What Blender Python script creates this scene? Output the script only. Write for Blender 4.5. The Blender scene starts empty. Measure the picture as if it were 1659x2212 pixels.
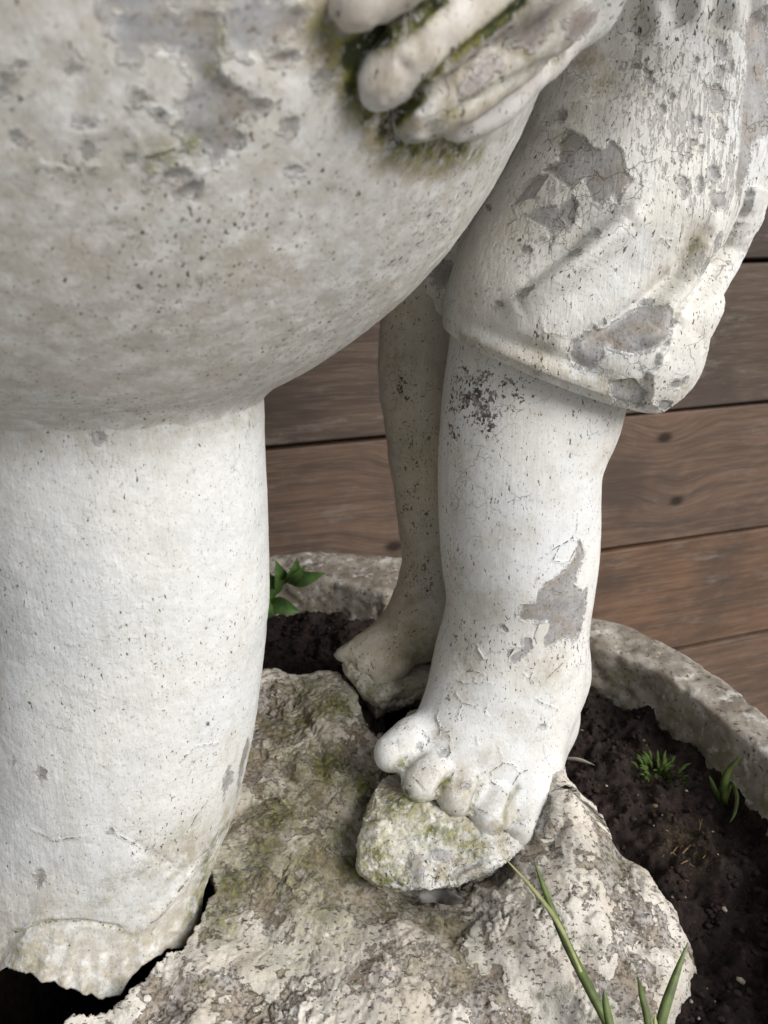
import bpy, bmesh, math, random
import numpy as np
from mathutils import Vector
from mathutils.bvhtree import BVHTree

# ------------------------------------------------------------------ camera, sky, sun, exposure
scn = bpy.context.scene
CAM = np.array([0.0, 0.0, 0.66])          # metres; the ground lies at z = -0.19
TILT = math.radians(21.9)
cam_d = bpy.data.cameras.new('camera')
cam_d.sensor_fit = 'HORIZONTAL'; cam_d.sensor_width = 36.0; cam_d.lens = 36.0
cam_d.clip_start = 0.01; cam_d.clip_end = 200.0
cam_d.dof.use_dof = True; cam_d.dof.focus_distance = 0.43; cam_d.dof.aperture_fstop = 18.0
cam = bpy.data.objects.new('camera', cam_d); scn.collection.objects.link(cam)
cam.location = CAM; cam.rotation_euler = (math.radians(90) - TILT, 0, 0)
scn.camera = cam

SUN_EL, SUN_AZ = math.radians(35), math.radians(128)      # azimuth clockwise from +y: from the right, behind the camera
world = bpy.data.worlds.new('World'); scn.world = world; world.use_nodes = True
wn = world.node_tree.nodes; wl = world.node_tree.links
sky = wn.new('ShaderNodeTexSky'); sky.sky_type = 'NISHITA'; sky.sun_disc = False
sky.sun_elevation = SUN_EL; sky.sun_rotation = SUN_AZ
sky.air_density = 1.0; sky.dust_density = 5.0; sky.ozone_density = 0.6
wl.new(sky.outputs[0], wn['Background'].inputs[0]); wn['Background'].inputs[1].default_value = 0.05
sun_d = bpy.data.lights.new('sun', 'SUN'); sun_d.energy = 3.0; sun_d.angle = math.radians(40); sun_d.color = (0.965, 0.985, 1.0)
sun = bpy.data.objects.new('sun', sun_d); scn.collection.objects.link(sun)
sdir = Vector((math.sin(SUN_AZ) * math.cos(SUN_EL), math.cos(SUN_AZ) * math.cos(SUN_EL), math.sin(SUN_EL)))
sun.rotation_euler = sdir.to_track_quat('Z', 'Y').to_euler()
vs = scn.view_settings
scn.display_settings.display_device = 'sRGB'
vs.view_transform = 'Standard'; vs.look = 'None'; vs.gamma = 1.0; vs.use_curve_mapping = False
vs.exposure = 0.12
scn.cycles.use_denoising = True
scn.cycles.max_bounces = 8; scn.cycles.diffuse_bounces = 5

# ------------------------------------------------------------------ measuring helpers
W = 1659.0
FW = np.array([0, math.cos(TILT), -math.sin(TILT)]); UP = np.array([0, math.sin(TILT), math.cos(TILT)])
def ray(x, y): return FW + np.array([(x - W / 2) / W, 0, 0]) + UP * ((1106 - y) / W)
def at(x, y, Y):
    r = ray(x, y); return CAM + r * (Y / r[1])
def atz(x, y, z):
    r = ray(x, y); return CAM + r * ((z - CAM[2]) / r[2])
def plen(n, p): return n / W * float(np.dot(np.asarray(p) - CAM, FW))
rng = np.random.default_rng(7); random.seed(7)

# ------------------------------------------------------------------ noise
_perm = np.random.default_rng(3).permutation(256); _perm = np.concatenate([_perm, _perm, _perm])
_g = np.array([[1,1,0],[-1,1,0],[1,-1,0],[-1,-1,0],[1,0,1],[-1,0,1],[1,0,-1],[-1,0,-1],[0,1,1],[0,-1,1],[0,1,-1],[0,-1,-1],[1,1,0],[-1,1,0],[0,-1,1],[0,-1,-1]], float)
def perlin(P):
    P = np.asarray(P, float); i = np.floor(P).astype(np.int64); f = P - i; i &= 255
    u = f * f * f * (f * (f * 6 - 15) + 10); out = 0
    for dx in (0, 1):
        a = _perm[i[:, 0] + dx]; wx = u[:, 0] if dx else 1 - u[:, 0]
        for dy in (0, 1):
            b = _perm[a + i[:, 1] + dy]; wy = u[:, 1] if dy else 1 - u[:, 1]
            for dz in (0, 1):
                g = _g[_perm[b + i[:, 2] + dz] & 15]; wz = u[:, 2] if dz else 1 - u[:, 2]
                out = out + wx * wy * wz * (g[:, 0] * (f[:, 0] - dx) + g[:, 1] * (f[:, 1] - dy) + g[:, 2] * (f[:, 2] - dz))
    return out
def fbm(P, freq, octv=4, gain=0.5, seed=0.0):
    P = np.asarray(P) * freq + seed * 17.31; a = 1.0; s = 0
    for k in range(octv): s = s + a * perlin(P); P = P * 2.03 + 5.7; a *= gain
    return s
def sstep(a, b, x): t = np.clip((x - a) / (b - a), 0, 1); return t * t * (3 - 2 * t)

# ------------------------------------------------------------------ mesh helpers
def normals(V, F):
    F = np.asarray(F)
    n = np.cross(V[F[:, 2]] - V[F[:, 0]], V[F[:, 3]] - V[F[:, 1]]) if F.shape[1] == 4 else np.cross(V[F[:, 1]] - V[F[:, 0]], V[F[:, 2]] - V[F[:, 0]])
    N = np.zeros_like(V)
    for k in range(F.shape[1]):
        for c in range(3): N[:, c] += np.bincount(F[:, k], n[:, c], len(V))
    return N / (np.linalg.norm(N, axis=1, keepdims=True) + 1e-12)
def smooth(V, F, it=1, lam=0.5):
    E = np.concatenate([F[:, [k, (k + 1) % F.shape[1]]] for k in range(F.shape[1])])
    a = np.concatenate([E[:, 0], E[:, 1]]); b = np.concatenate([E[:, 1], E[:, 0]])
    cnt = np.bincount(a, minlength=len(V)) + 1e-9
    for _ in range(it):
        A = np.stack([np.bincount(a, V[b, c], len(V)) / cnt for c in range(3)], 1)
        V = V + lam * (A - V)
    return V
def subdivide(V, F):
    m = len(F); E = np.sort(np.concatenate([F[:, [k, (k + 1) % 4]] for k in range(4)]), 1)
    key = E[:, 0].astype(np.int64) * len(V) + E[:, 1]
    uk, inv = np.unique(key, return_inverse=True); inv = inv.reshape(-1)
    ue = np.stack([uk // len(V), uk % len(V)], 1)
    em = V[ue].mean(1); fc = V[F].mean(1); n = len(V); ne = len(ue)
    e = [n + inv[k * m:(k + 1) * m] for k in range(4)]; c = n + ne + np.arange(m)
    NF = np.concatenate([np.stack([F[:, k], e[k], c, e[k - 1]], 1) for k in range(4)])
    return np.concatenate([V, em, fc]), NF
def link(o, parent=None):
    scn.collection.objects.link(o)
    if parent is not None: o.parent = parent
    return o
def empty(name, loc, label=None, cat=None, group=None):
    o = bpy.data.objects.new(name, None); o.location = [float(c) for c in loc]; o.empty_display_size = 0.05; link(o)
    tag(o, label, cat, group); return o
def tag(o, label=None, cat=None, group=None, kind=None):
    for k, v in (('label', label), ('category', cat), ('group', group), ('kind', kind)):
        if v: o[k] = v
    return o
def root_of(p):
    l = np.zeros(3)
    while p is not None: l = l + np.array(p.location); p = p.parent
    return l
def mk(name, V, F, mat, parent=None, attrs=None, shade=True):
    V = np.asarray(V, float) - root_of(parent)
    me = bpy.data.meshes.new(name)
    if isinstance(F, np.ndarray):
        m, k = F.shape
        me.vertices.add(len(V)); me.vertices.foreach_set('co', V.astype(np.float32).ravel())
        me.loops.add(m * k); me.loops.foreach_set('vertex_index', F.astype(np.int32).ravel())
        me.polygons.add(m); me.polygons.foreach_set('loop_start', np.arange(0, m * k, k, dtype=np.int32))
        me.update(calc_edges=True)
    else:
        me.from_pydata(V.tolist(), [], F); me.update()
    if shade: me.polygons.foreach_set('use_smooth', np.ones(len(me.polygons), bool))
    for k, v in (attrs or {}).items():
        a = me.attributes.new(k, 'FLOAT', 'POINT'); a.data.foreach_set('value', np.asarray(v, np.float32))
    if mat: me.materials.append(mat)
    return link(bpy.data.objects.new(name, me), parent)

# signed distance modelling
def cap(P, a, b, ra, rb):
    a = np.asarray(a); ab = np.asarray(b) - a; t = np.clip(((P - a) @ ab) / (ab @ ab + 1e-12), 0, 1)
    return np.linalg.norm(P - a - t[:, None] * ab, axis=1) - (ra + (rb - ra) * t)
def smin(a, b, k):
    h = np.clip(0.5 + 0.5 * (b - a) / k, 0, 1); return b + (a - b) * h - k * h * (1 - h)
def ell(P, c, r):
    q = (P - np.asarray(c)) / np.asarray(r); k0 = np.linalg.norm(q, axis=1); k1 = np.linalg.norm(q / np.asarray(r), axis=1) + 1e-9
    return k0 * (k0 - 1) / k1
def catmull(K, n=4):
    K = np.asarray(K, float); A = np.vstack([2 * K[0] - K[1], K, 2 * K[-1] - K[-2]]); out = []
    for i in range(1, len(A) - 2):
        for t in np.linspace(0, 1, n, endpoint=False):
            p0, p1, p2, p3 = A[i - 1:i + 3]
            out.append(0.5 * (2 * p1 + (p2 - p0) * t + (2 * p0 - 5 * p1 + 4 * p2 - p3) * t * t + (3 * p1 - p0 - 3 * p2 + p3) * t ** 3))
    out.append(K[-1]); return np.array(out)
def chain(stations, n=4):            # (x, y, Y, half width) measured in the photograph, Y = distance in metres
    K = []
    for x, y, Y, hw in stations:
        p = at(x, y, Y); K.append([*p, plen(hw, p)])
    return catmull(K, n)
def sd_chain(P, K):
    d = None
    for a, b in zip(K[:-1], K[1:]):
        e = cap(P, a[:3], b[:3], a[3], b[3]); d = e if d is None else np.minimum(d, e)
    return d
def nets(sdf, lo, hi, h):
    lo = np.asarray(lo); n = np.ceil((np.asarray(hi) - lo) / h).astype(int) + 1
    ax = [lo[i] + h * np.arange(n[i]) for i in range(3)]
    P = np.stack(np.meshgrid(*ax, indexing='ij'), -1).reshape(-1, 3)
    D = np.concatenate([sdf(p) for p in np.array_split(P, max(1, len(P) // 300000))]).reshape(n)
    acc = np.zeros((*(n - 1), 3)); cnt = np.zeros(n - 1); c = n - 1
    offs = [(i, j, k) for i in (0, 1) for j in (0, 1) for k in (0, 1)]
    def sl(o): return D[o[0]:o[0] + c[0], o[1]:o[1] + c[1], o[2]:o[2] + c[2]]
    for o in offs:
        for axn in range(3):
            if o[axn] == 0:
                q = list(o); q[axn] = 1; A = sl(o); B = sl(q); m = (A < 0) != (B < 0)
                t = np.where(m, A / np.where(m, A - B, 1), 0)
                for d_ in range(3): acc[..., d_] += m * ((t if d_ == axn else o[d_]))
                cnt += m
    act = cnt > 0; idx = -np.ones(c, int); idx[act] = np.arange(act.sum())
    I = np.argwhere(act); V = lo + h * (I + acc[act] / cnt[act][:, None]); Fs = []
    for axn in range(3):
        o1, o2 = [(1, 2), (2, 0), (0, 1)][axn]
        A = D; B = np.roll(D, -1, axn); m = (A < 0) != (B < 0)
        s = [slice(1, -1)] * 3; s[axn] = slice(0, n[axn] - 1); core = np.zeros_like(m); core[tuple(s)] = m[tuple(s)]
        J = np.argwhere(core)
        if not len(J): continue
        def cell(d1, d2):
            K = J.copy(); K[:, o1] -= d1; K[:, o2] -= d2; return idx[K[:, 0], K[:, 1], K[:, 2]]
        q = np.stack([cell(1, 1), cell(0, 1), cell(0, 0), cell(1, 0)], 1)
        neg = D[J[:, 0], J[:, 1], J[:, 2]] < 0; q[~neg] = q[~neg][:, ::-1]; Fs.append(q)
    F = np.concatenate(Fs); F = F[(F >= 0).all(1)]
    return V, F
def lathe_grid(nu, nv, closed=True):
    i, j = np.meshgrid(np.arange(nv - 1), np.arange(nu if closed else nu - 1), indexing='ij')
    j2 = (j + 1) % nu
    return np.stack([i * nu + j, i * nu + j2, (i + 1) * nu + j2, (i + 1) * nu + j], -1).reshape(-1, 4)

# marks on a surface: chips, cracks, folds and stains found on it, kept in metres on the object itself
class Surf:
    def __init__(s, V, F):
        s.b = BVHTree.FromPolygons(V.tolist(), F.tolist())
    def hit(s, x, y):
        h = s.b.ray_cast(Vector(CAM), Vector(ray(x, y)).normalized())
        return (np.array(h[0]), np.array(h[1])) if h[0] is not None else None
    def line(s, pts):
        out = []
        for p, q in zip(pts[:-1], pts[1:]):
            m = max(2, int(math.hypot(q[0] - p[0], q[1] - p[1]) / 14))
            for t in np.linspace(0, 1, m, endpoint=False):
                h = s.hit(p[0] + (q[0] - p[0]) * t, p[1] + (q[1] - p[1]) * t)
                if h is not None: out.append(h[0])
        h = s.hit(*pts[-1])
        if h is not None: out.append(h[0])
        return np.array(out)
def poly_sd(p, Q):
    d = np.full(len(p), 1e9); ins = np.zeros(len(p), bool)
    for a, b in zip(Q, np.roll(Q, -1, 0)):
        e = b - a; w = p - a; t = np.clip((w @ e) / (e @ e + 1e-15), 0, 1)
        d = np.minimum(d, np.linalg.norm(w - t[:, None] * e, axis=1))
        c1 = (a[1] <= p[:, 1]) & (p[:, 1] < b[1]); c2 = (b[1] <= p[:, 1]) & (p[:, 1] < a[1])
        cr = e[0] * w[:, 1] - e[1] * w[:, 0]; ins ^= (c1 & (cr > 0)) | (c2 & (cr < 0))
    return np.where(ins, d, -d)
def oval(cx, cy, rx, ry, ang=0, n=10):
    a = math.radians(ang); o = []
    for k in range(n):
        t = 2 * math.pi * k / n; j = random.uniform(0.72, 1.2); x = rx * math.cos(t) * j; y = ry * math.sin(t) * j
        o.append((cx + x * math.cos(a) - y * math.sin(a), cy + x * math.sin(a) + y * math.cos(a)))
    return o
def chips(V, S, polys):              # millimetres, positive inside bare patches
    f = np.full(len(V), -10.0)
    for pg in polys:
        H = [S.hit(*p) for p in pg]; H = [h for h in H if h is not None]
        if len(H) < 3: continue
        Q = np.array([h[0] for h in H]); n = np.mean([h[1] for h in H], 0); n /= np.linalg.norm(n) + 1e-9
        c = Q.mean(0); R = np.linalg.norm(Q - c, axis=1).max()
        a = np.cross(n, [0.3, 0.2, 0.9]); a /= np.linalg.norm(a); b = np.cross(n, a)
        w = V - c; k = np.where((np.linalg.norm(w, axis=1) < R * 1.5 + 0.01) & (np.abs(w @ n) < R * 0.8 + 0.006))[0]
        if not len(k): continue
        q2 = np.stack([(Q - c) @ a, (Q - c) @ b], 1); p2 = np.stack([w[k] @ a, w[k] @ b], 1)
        f[k] = np.maximum(f[k], poly_sd(p2, q2) * 1000)
    return np.clip(f, -10, 10)
def line_dist(V, L):
    d = np.full(len(V), 0.01)
    if len(L) < 2: return d
    lo, hi = L.min(0) - 0.01, L.max(0) + 0.01
    k = np.where(((V > lo) & (V < hi)).all(1))[0]; p = V[k]; dk = d[k]
    for a, b in zip(L[:-1], L[1:]):
        e = b - a; w = p - a; t = np.clip((w @ e) / (e @ e + 1e-15), 0, 1)
        dk = np.minimum(dk, np.linalg.norm(w - t[:, None] * e, axis=1))
    d[k] = dk; return d
def cracks(V, S, lines):             # distance in millimetres
    d = np.full(len(V), 0.01)
    for l in lines: d = np.minimum(d, line_dist(V, S.line(l)))
    return d * 1000
def folds(V, N, S, lst):             # (polyline, height mm, width mm)
    for l, h, wd in lst:
        L = S.line(l)
        if len(L) < 2: continue
        lo, hi = L.min(0) - wd * 0.004, L.max(0) + wd * 0.004
        k = np.where(((V > lo) & (V < hi)).all(1))[0]; d = np.full(len(k), 1.0); p = V[k]; ta = np.zeros(len(k)); m = len(L) - 1
        for i, (a, b) in enumerate(zip(L[:-1], L[1:])):
            e = b - a; w = p - a; t = np.clip((w @ e) / (e @ e + 1e-15), 0, 1)
            dd = np.linalg.norm(w - t[:, None] * e, axis=1); u = dd < d; d[u] = dd[u]; ta[u] = (i + t[u]) / m
        end = np.sin(np.clip(ta, 0.04, 0.96) * math.pi) ** 0.5
        V[k] += N[k] * (h * 0.001 * end * np.exp(-(d / (wd * 0.001)) ** 2))[:, None]
    return V
def blobs(V, S, lst):                # stains: (x, y, radius, amount)
    f = np.zeros(len(V))
    for x, y, r, a in lst:
        h = S.hit(x, y)
        if h is None: continue
        rr = plen(r, h[0]); f = np.maximum(f, a * np.exp(-(np.linalg.norm(V - h[0], axis=1) / rr) ** 2))
    return f
def seg_stain(V, S, lst):            # (polyline, width mm, amount)
    f = np.zeros(len(V))
    for l, wd, a in lst: f = np.maximum(f, a * np.exp(-(line_dist(V, S.line(l)) * 1000 / wd) ** 2))
    return f

def c1(L): return [(x * .5, y * .5) for x, y in L]
def c3(L): return [(921.7 + .4444 * x, .4444 * y) for x, y in L]
def c5(L): return [(829.5 + .5 * x, 783.4 + .5 * y) for x, y in L]
def c6(L): return [(691.3 + .3889 * x, 1382.6 + .3889 * y) for x, y in L]
def c7(L): return [(.4444 * x, 1474.7 + .4444 * y) for x, y in L]

# ------------------------------------------------------------------ materials
class NT:
    def __init__(s, name):
        s.m = bpy.data.materials.new(name); s.m.use_nodes = True; s.t = s.m.node_tree; s.N = s.t.nodes
        s.p = s.N['Principled BSDF']; s.co = s.N.new('ShaderNodeTexCoord').outputs['Object']
    def put(s, sock, v):
        if isinstance(v, bpy.types.NodeSocket): s.t.links.new(v, sock)
        elif isinstance(v, (tuple, list)) and sock.type == 'RGBA': sock.default_value = (*v[:3], 1)
        else: sock.default_value = v
    def math(s, op, a, b=0.0, clamp=False):
        n = s.N.new('ShaderNodeMath'); n.operation = op; n.use_clamp = clamp; s.put(n.inputs[0], a); s.put(n.inputs[1], b); return n.outputs[0]
    def noise(s, scale, detail=4, rough=.55, vec=None, dist=0.0):
        n = s.N.new('ShaderNodeTexNoise'); s.put(n.inputs['Vector'], vec or s.co); s.put(n.inputs['Scale'], scale)
        n.inputs['Detail'].default_value = detail; n.inputs['Roughness'].default_value = rough; n.inputs['Distortion'].default_value = dist
        return n.outputs[0]
    def vor(s, scale, vec=None, feat='F1', rnd=1.0):
        n = s.N.new('ShaderNodeTexVoronoi'); n.feature = feat; s.put(n.inputs['Vector'], vec or s.co); s.put(n.inputs['Scale'], scale)
        n.inputs['Randomness'].default_value = rnd; return n
    def map(s, rot=(0, 0, 0), sc=(1, 1, 1), vec=None, loc=(0, 0, 0)):
        n = s.N.new('ShaderNodeMapping'); s.put(n.inputs[0], vec or s.co); n.inputs['Rotation'].default_value = rot; n.inputs['Scale'].default_value = sc
        n.inputs['Location'].default_value = loc; return n.outputs[0]
    def ss(s, v, a, b, lo=0.0, hi=1.0):
        n = s.N.new('ShaderNodeMapRange'); n.interpolation_type = 'SMOOTHSTEP'; s.put(n.inputs[0], v)
        for i, q in enumerate((a, b, lo, hi)): s.put(n.inputs[i + 1], q)
        return n.outputs[0]
    def attr(s, name):
        n = s.N.new('ShaderNodeAttribute'); n.attribute_name = name; return n.outputs['Fac']
    def mix(s, f, a, b, mode='MIX'):
        n = s.N.new('ShaderNodeMix'); n.data_type = 'RGBA'; n.blend_type = mode
        s.put(n.inputs['Factor'], f); s.put(n.inputs['A'], a); s.put(n.inputs['B'], b); return n.outputs['Result']
    def bump(s, h, dist=0.001, strength=1.0):
        n = s.N.new('ShaderNodeBump'); n.inputs['Distance'].default_value = dist; n.inputs['Strength'].default_value = strength
        s.put(n.inputs['Height'], h); s.put(s.p.inputs['Normal'], n.outputs[0])
    def end(s, col, rough=.6, spec=.4):
        s.put(s.p.inputs['Base Color'], col); s.put(s.p.inputs['Roughness'], rough); s.p.inputs['Specular IOR Level'].default_value = spec; return s.m

def paint(name, white=(.79, .785, .76), cool=(.745, .765, .775), stain=(.52, .475, .385), grey=(.40, .395, .40), stain_amt=.45, speck_thr=.665, small=.73, rough_n=.35, streak=.2, craze=.35, craze_thr=.54):
    n = NT(name)
    e = n.math('SUBTRACT', n.noise(330, 5, .6), .5); e2 = n.math('SUBTRACT', n.noise(1500, 2), .5)
    v = n.math('ADD', n.math('ADD', n.attr('chip'), n.math('ADD', n.math('MULTIPLY', e, 7.0), n.math('MULTIPLY', n.math('SUBTRACT', n.noise(110, 4, .65, n.map(loc=(7, 3, 1))), .5), 7.0))), n.math('MULTIPLY', e2, .8))
    M = n.ss(v, -.12, .12)
    sm = n.ss(n.noise(230, 3, .6, n.map(loc=(3, 1, 2))), small, small + .012)
    sm = n.math('MULTIPLY', sm, n.ss(n.noise(28, 2), .45, .6)); M = n.math('MAXIMUM', M, sm)
    sk = n.math('MULTIPLY', n.ss(n.math('ADD', n.noise(1, 5, .65, n.map((.1, .32, .0), (520, 520, 75))), n.math('MULTIPLY', n.attr('streaks'), .16)), .645, .665), n.ss(n.attr('streaks'), .05, .2))
    M = n.math('MAXIMUM', M, sk)
    cd = n.math('ADD', n.attr('crack'), n.math('MULTIPLY', n.math('SUBTRACT', n.noise(420, 4, .6), .5), 2.6))
    K = n.ss(cd, .04, .28, 1, 0)
    wv = n.N.new('ShaderNodeVectorMath'); wv.operation = 'MULTIPLY_ADD'; nz = n.N.new('ShaderNodeTexNoise'); nz.inputs['Scale'].default_value = 130; nz.inputs['Detail'].default_value = 3; n.put(nz.inputs['Vector'], n.co); n.put(wv.inputs[0], nz.outputs['Color']); wv.inputs[1].default_value = (.012, .012, .012); n.put(wv.inputs[2], n.co)
    vd = n.vor(75, wv.outputs[0], 'DISTANCE_TO_EDGE').outputs['Distance']
    cz = n.math('MULTIPLY', n.ss(vd, .004, .018, 1, 0), n.math('MULTIPLY', n.ss(n.noise(26, 4, .6, n.map(loc=(4, 4, 1))), craze_thr, craze_thr + .08), craze))
    K = n.math('MAXIMUM', K, cz)
    curl = n.ss(cd, .3, 1.6, 1, 0)
    # dark specks, drawn out slightly in one direction
    sp = n.noise(1.0, 2, .5, n.map((.4, .7, .5), (620, 620, 260)))
    S = n.ss(n.math('ADD', sp, n.math('MULTIPLY', n.math('SUBTRACT', n.noise(17, 4, .6), .5), .36)), speck_thr, speck_thr + .05)
    fs = n.ss(n.noise(1.0, 3, .6, n.map((1.1, -.5, .3), (900, 900, 480))), .60, .68)
    spl = n.ss(n.math('ADD', n.math('ADD', n.math('MULTIPLY', n.noise(480, 3, .6, n.map(loc=(1, 5, 2))), .62), n.math('MULTIPLY', n.noise(140, 2, .5, n.map(loc=(2, 5, 2))), .38)), n.math('MULTIPLY', n.attr('splash'), .18)), .645, .685)
    c = n.mix(n.ss(n.noise(11, 3), .38, .62), white, cool)
    st = n.math('MULTIPLY', n.ss(n.noise(38, 6, .65), .47, .76), stain_amt)
    c = n.mix(st, c, stain)
    c = n.mix(n.math('MULTIPLY', n.ss(n.noise(260, 5, .7), .5, .8), .26), c, (.42, .385, .32))
    c = n.mix(n.math('MULTIPLY', n.ss(n.noise(1, 5, .65, n.map(sc=(75, 75, 11), loc=(3, 8, 1))), .50, .72), .28), c, (.46, .42, .34))
    c = n.mix(n.math('MULTIPLY', n.attr('dirt'), n.ss(n.noise(120, 5, .7), .30, .62)), c, (.33, .27, .17))
    c = n.mix(n.math('MULTIPLY', fs, .5), c, (.20, .17, .13))
    c = n.mix(n.math('MULTIPLY', S, .88), c, (.07, .055, .042))
    c = n.mix(n.math('MULTIPLY', spl, n.ss(n.noise(210, 3), .3, .6, .55, .95)), c, (.055, .028, .02))
    g = n.mix(n.ss(n.noise(70, 5, .65), .4, .68), grey, tuple(q * .72 for q in grey))
    g = n.mix(n.math('MULTIPLY', n.ss(n.noise(300, 4), .5, .7), .45), g, (.52, .51, .50))
    g = n.mix(n.math('MULTIPLY', n.ss(n.noise(60, 6, .75), .42, .64), .7), g, (.29, .245, .19))
    g = n.mix(n.math('MULTIPLY', n.ss(v, 1.4, .2), .55), g, (.60, .59, .57))
    g = n.mix(n.math('MULTIPLY', n.ss(n.noise(520, 5, .65), .57, .65), .8), g, (.12, .10, .085))
    c = n.mix(M, c, g)
    c = n.mix(n.math('MULTIPLY', K, n.ss(n.noise(140, 3), .3, .6, .35, .85)), c, (.17, .145, .085))
    mo = n.math('MULTIPLY', n.attr('moss'), n.ss(n.noise(220, 5, .7), .32, .62))
    c = n.mix(n.math('MINIMUM', mo, 1.0), c, n.mix(n.ss(n.attr('moss'), 1.1, 2.0), n.mix(n.ss(n.noise(240, 4, .6), .35, .65), (.045, .055, .012), (.24, .235, .055)), (.028, .036, .012)))
    # relief in millimetres
    h = n.math('MULTIPLY', M, -.95)
    h = n.math('ADD', h, n.math('MULTIPLY', n.math('MULTIPLY', n.ss(v, -1.6, -.1), n.math('SUBTRACT', 1.0, M)), .45))
    h = n.math('ADD', h, n.math('MULTIPLY', n.math('SUBTRACT', curl, K), .25)); h = n.math('ADD', h, n.math('MULTIPLY', K, -.6))
    h = n.math('ADD', h, n.math('MULTIPLY', n.noise(310, 6, .62), rough_n * .55)); h = n.math('ADD', h, n.math('MULTIPLY', n.noise(75, 4), rough_n * .7))
    h = n.math('ADD', h, n.math('MULTIPLY', n.noise(1, 3, .6, n.map((.15, -.2, .1), (700, 700, 45))), streak))
    h = n.math('ADD', h, n.math('MULTIPLY', S, -.2)); h = n.math('ADD', h, n.math('MULTIPLY', spl, .4)); h = n.math('ADD', h, n.math('MULTIPLY', n.math('MINIMUM', mo, 1.0), .5))
    n.bump(h)
    return n.end(c, n.ss(n.noise(90, 4), .3, .7, .42, .68), .38)

M_leg = paint('painted_stone_leg')
M_vessel = paint('painted_stone_vessel', white=(.87, .865, .845), cool=(.81, .825, .835), stain=(.56, .515, .44), stain_amt=.36, grey=(.43, .435, .455), small=.69, rough_n=.5, craze=.2)
M_pillar = paint('painted_stone_support', white=(.80, .80, .785), cool=(.755, .775, .785), stain_amt=.22, small=.74, rough_n=.8, speck_thr=.70, craze=.12)
M_cloth = paint('painted_stone_cloth', white=(.80, .785, .74), stain_amt=.38, small=.645, streak=.4, rough_n=.4, craze=.6, craze_thr=.52)

def rock_mat():
    n = NT('flaking_rock')
    lay = n.attr('lay')
    w = n.math('ADD', lay, n.math('MULTIPLY', n.math('SUBTRACT', n.noise(170, 8, .74), .5), 2.0))
    paintm = n.ss(w, -.04, .10)
    cr = n.mix(n.ss(n.noise(30, 5, .6), .4, .65), (.745, .71, .64), (.64, .58, .50))
    cr = n.mix(n.math('MULTIPLY', n.ss(n.noise(900, 4, .7), .45, .75), .5), cr, (.36, .29, .22))
    ba = n.mix(n.ss(n.noise(55, 5, .6), .42, .62), (.36, .305, .245), (.46, .44, .42))
    ba = n.mix(n.math('MULTIPLY', n.ss(n.noise(420, 4, .6), .45, .66), .9), ba, (.10, .08, .058))
    c = n.mix(paintm, ba, cr)
    c = n.mix(n.math('MULTIPLY', n.ss(n.noise(1, 4, .6, n.map((.5, .3, .2), (240, 480, 480))), .58, .64), .85), c, (.07, .055, .04))
    c = n.mix(n.math('MULTIPLY', n.ss(n.noise(24, 4), .5, .66), .25), c, (.40, .34, .24))
    c = n.mix(n.math('MULTIPLY', n.attr('grime_shade'), n.ss(n.noise(130, 8, .75), .28, .62)), c, (.125, .095, .06))  # this brown carries grime and part of the shade
    mo = n.math('MULTIPLY', n.attr('moss'), n.ss(n.noise(170, 7, .75), .33, .56))
    mo = n.math('MAXIMUM', mo, n.math('MULTIPLY', n.ss(n.noise(60, 6, .75, n.map(loc=(9, 2, 4))), .56, .70), .6))
    c = n.mix(mo, c, n.mix(n.ss(n.noise(300, 3), .35, .7), (.045, .052, .012), (.20, .20, .05)))
    h = n.math('MULTIPLY', paintm, .7)
    h = n.math('ADD', h, n.math('MULTIPLY', n.noise(300, 6, .65), .6)); h = n.math('ADD', h, n.math('MULTIPLY', n.noise(1100, 4, .6), .25)); h = n.math('ADD', h, n.math('MULTIPLY', mo, .6))
    n.bump(h)
    return n.end(c, .62, .35)
M_rock = rock_mat()

def stone_mat():
    n = NT('rim_stone')
    c = n.mix(n.ss(n.noise(26, 6, .65), .40, .60), (.46, .42, .36), (.25, .215, .175))
    c = n.mix(n.ss(n.noise(75, 6, .7), .54, .64), c, (.62, .60, .56))
    c = n.mix(n.ss(n.noise(230, 5, .65), .57, .66), c, (.11, .09, .07))
    c = n.mix(n.math('MULTIPLY', n.attr('moss'), n.ss(n.noise(110, 5, .7), .35, .65)), c, (.19, .185, .09))
    n.bump(n.math('ADD', n.math('MULTIPLY', n.noise(260, 6, .7), .6), n.math('MULTIPLY', n.noise(60, 5), .5)))
    return n.end(c, .85, .2)
M_stone = stone_mat()
def soil_mat():
    n = NT('potting_soil')
    c = n.mix(n.ss(n.noise(130, 5, .65), .35, .7), (.011, .007, .006), (.042, .026, .021))
    c = n.mix(n.math('MULTIPLY', n.ss(n.noise(420, 3, .6), .62, .7), .6), c, (.11, .075, .05))
    c = n.mix(n.math('MULTIPLY', n.attr('moss'), n.ss(n.noise(200, 5, .7), .42, .66)), c, (.10, .075, .032))
    n.bump(n.math('ADD', n.math('MULTIPLY', n.noise(330, 6, .7), 2.2), n.math('MULTIPLY', n.noise(900, 4), .8)))
    return n.end(c, .8, .3)
M_soil = soil_mat()
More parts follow.
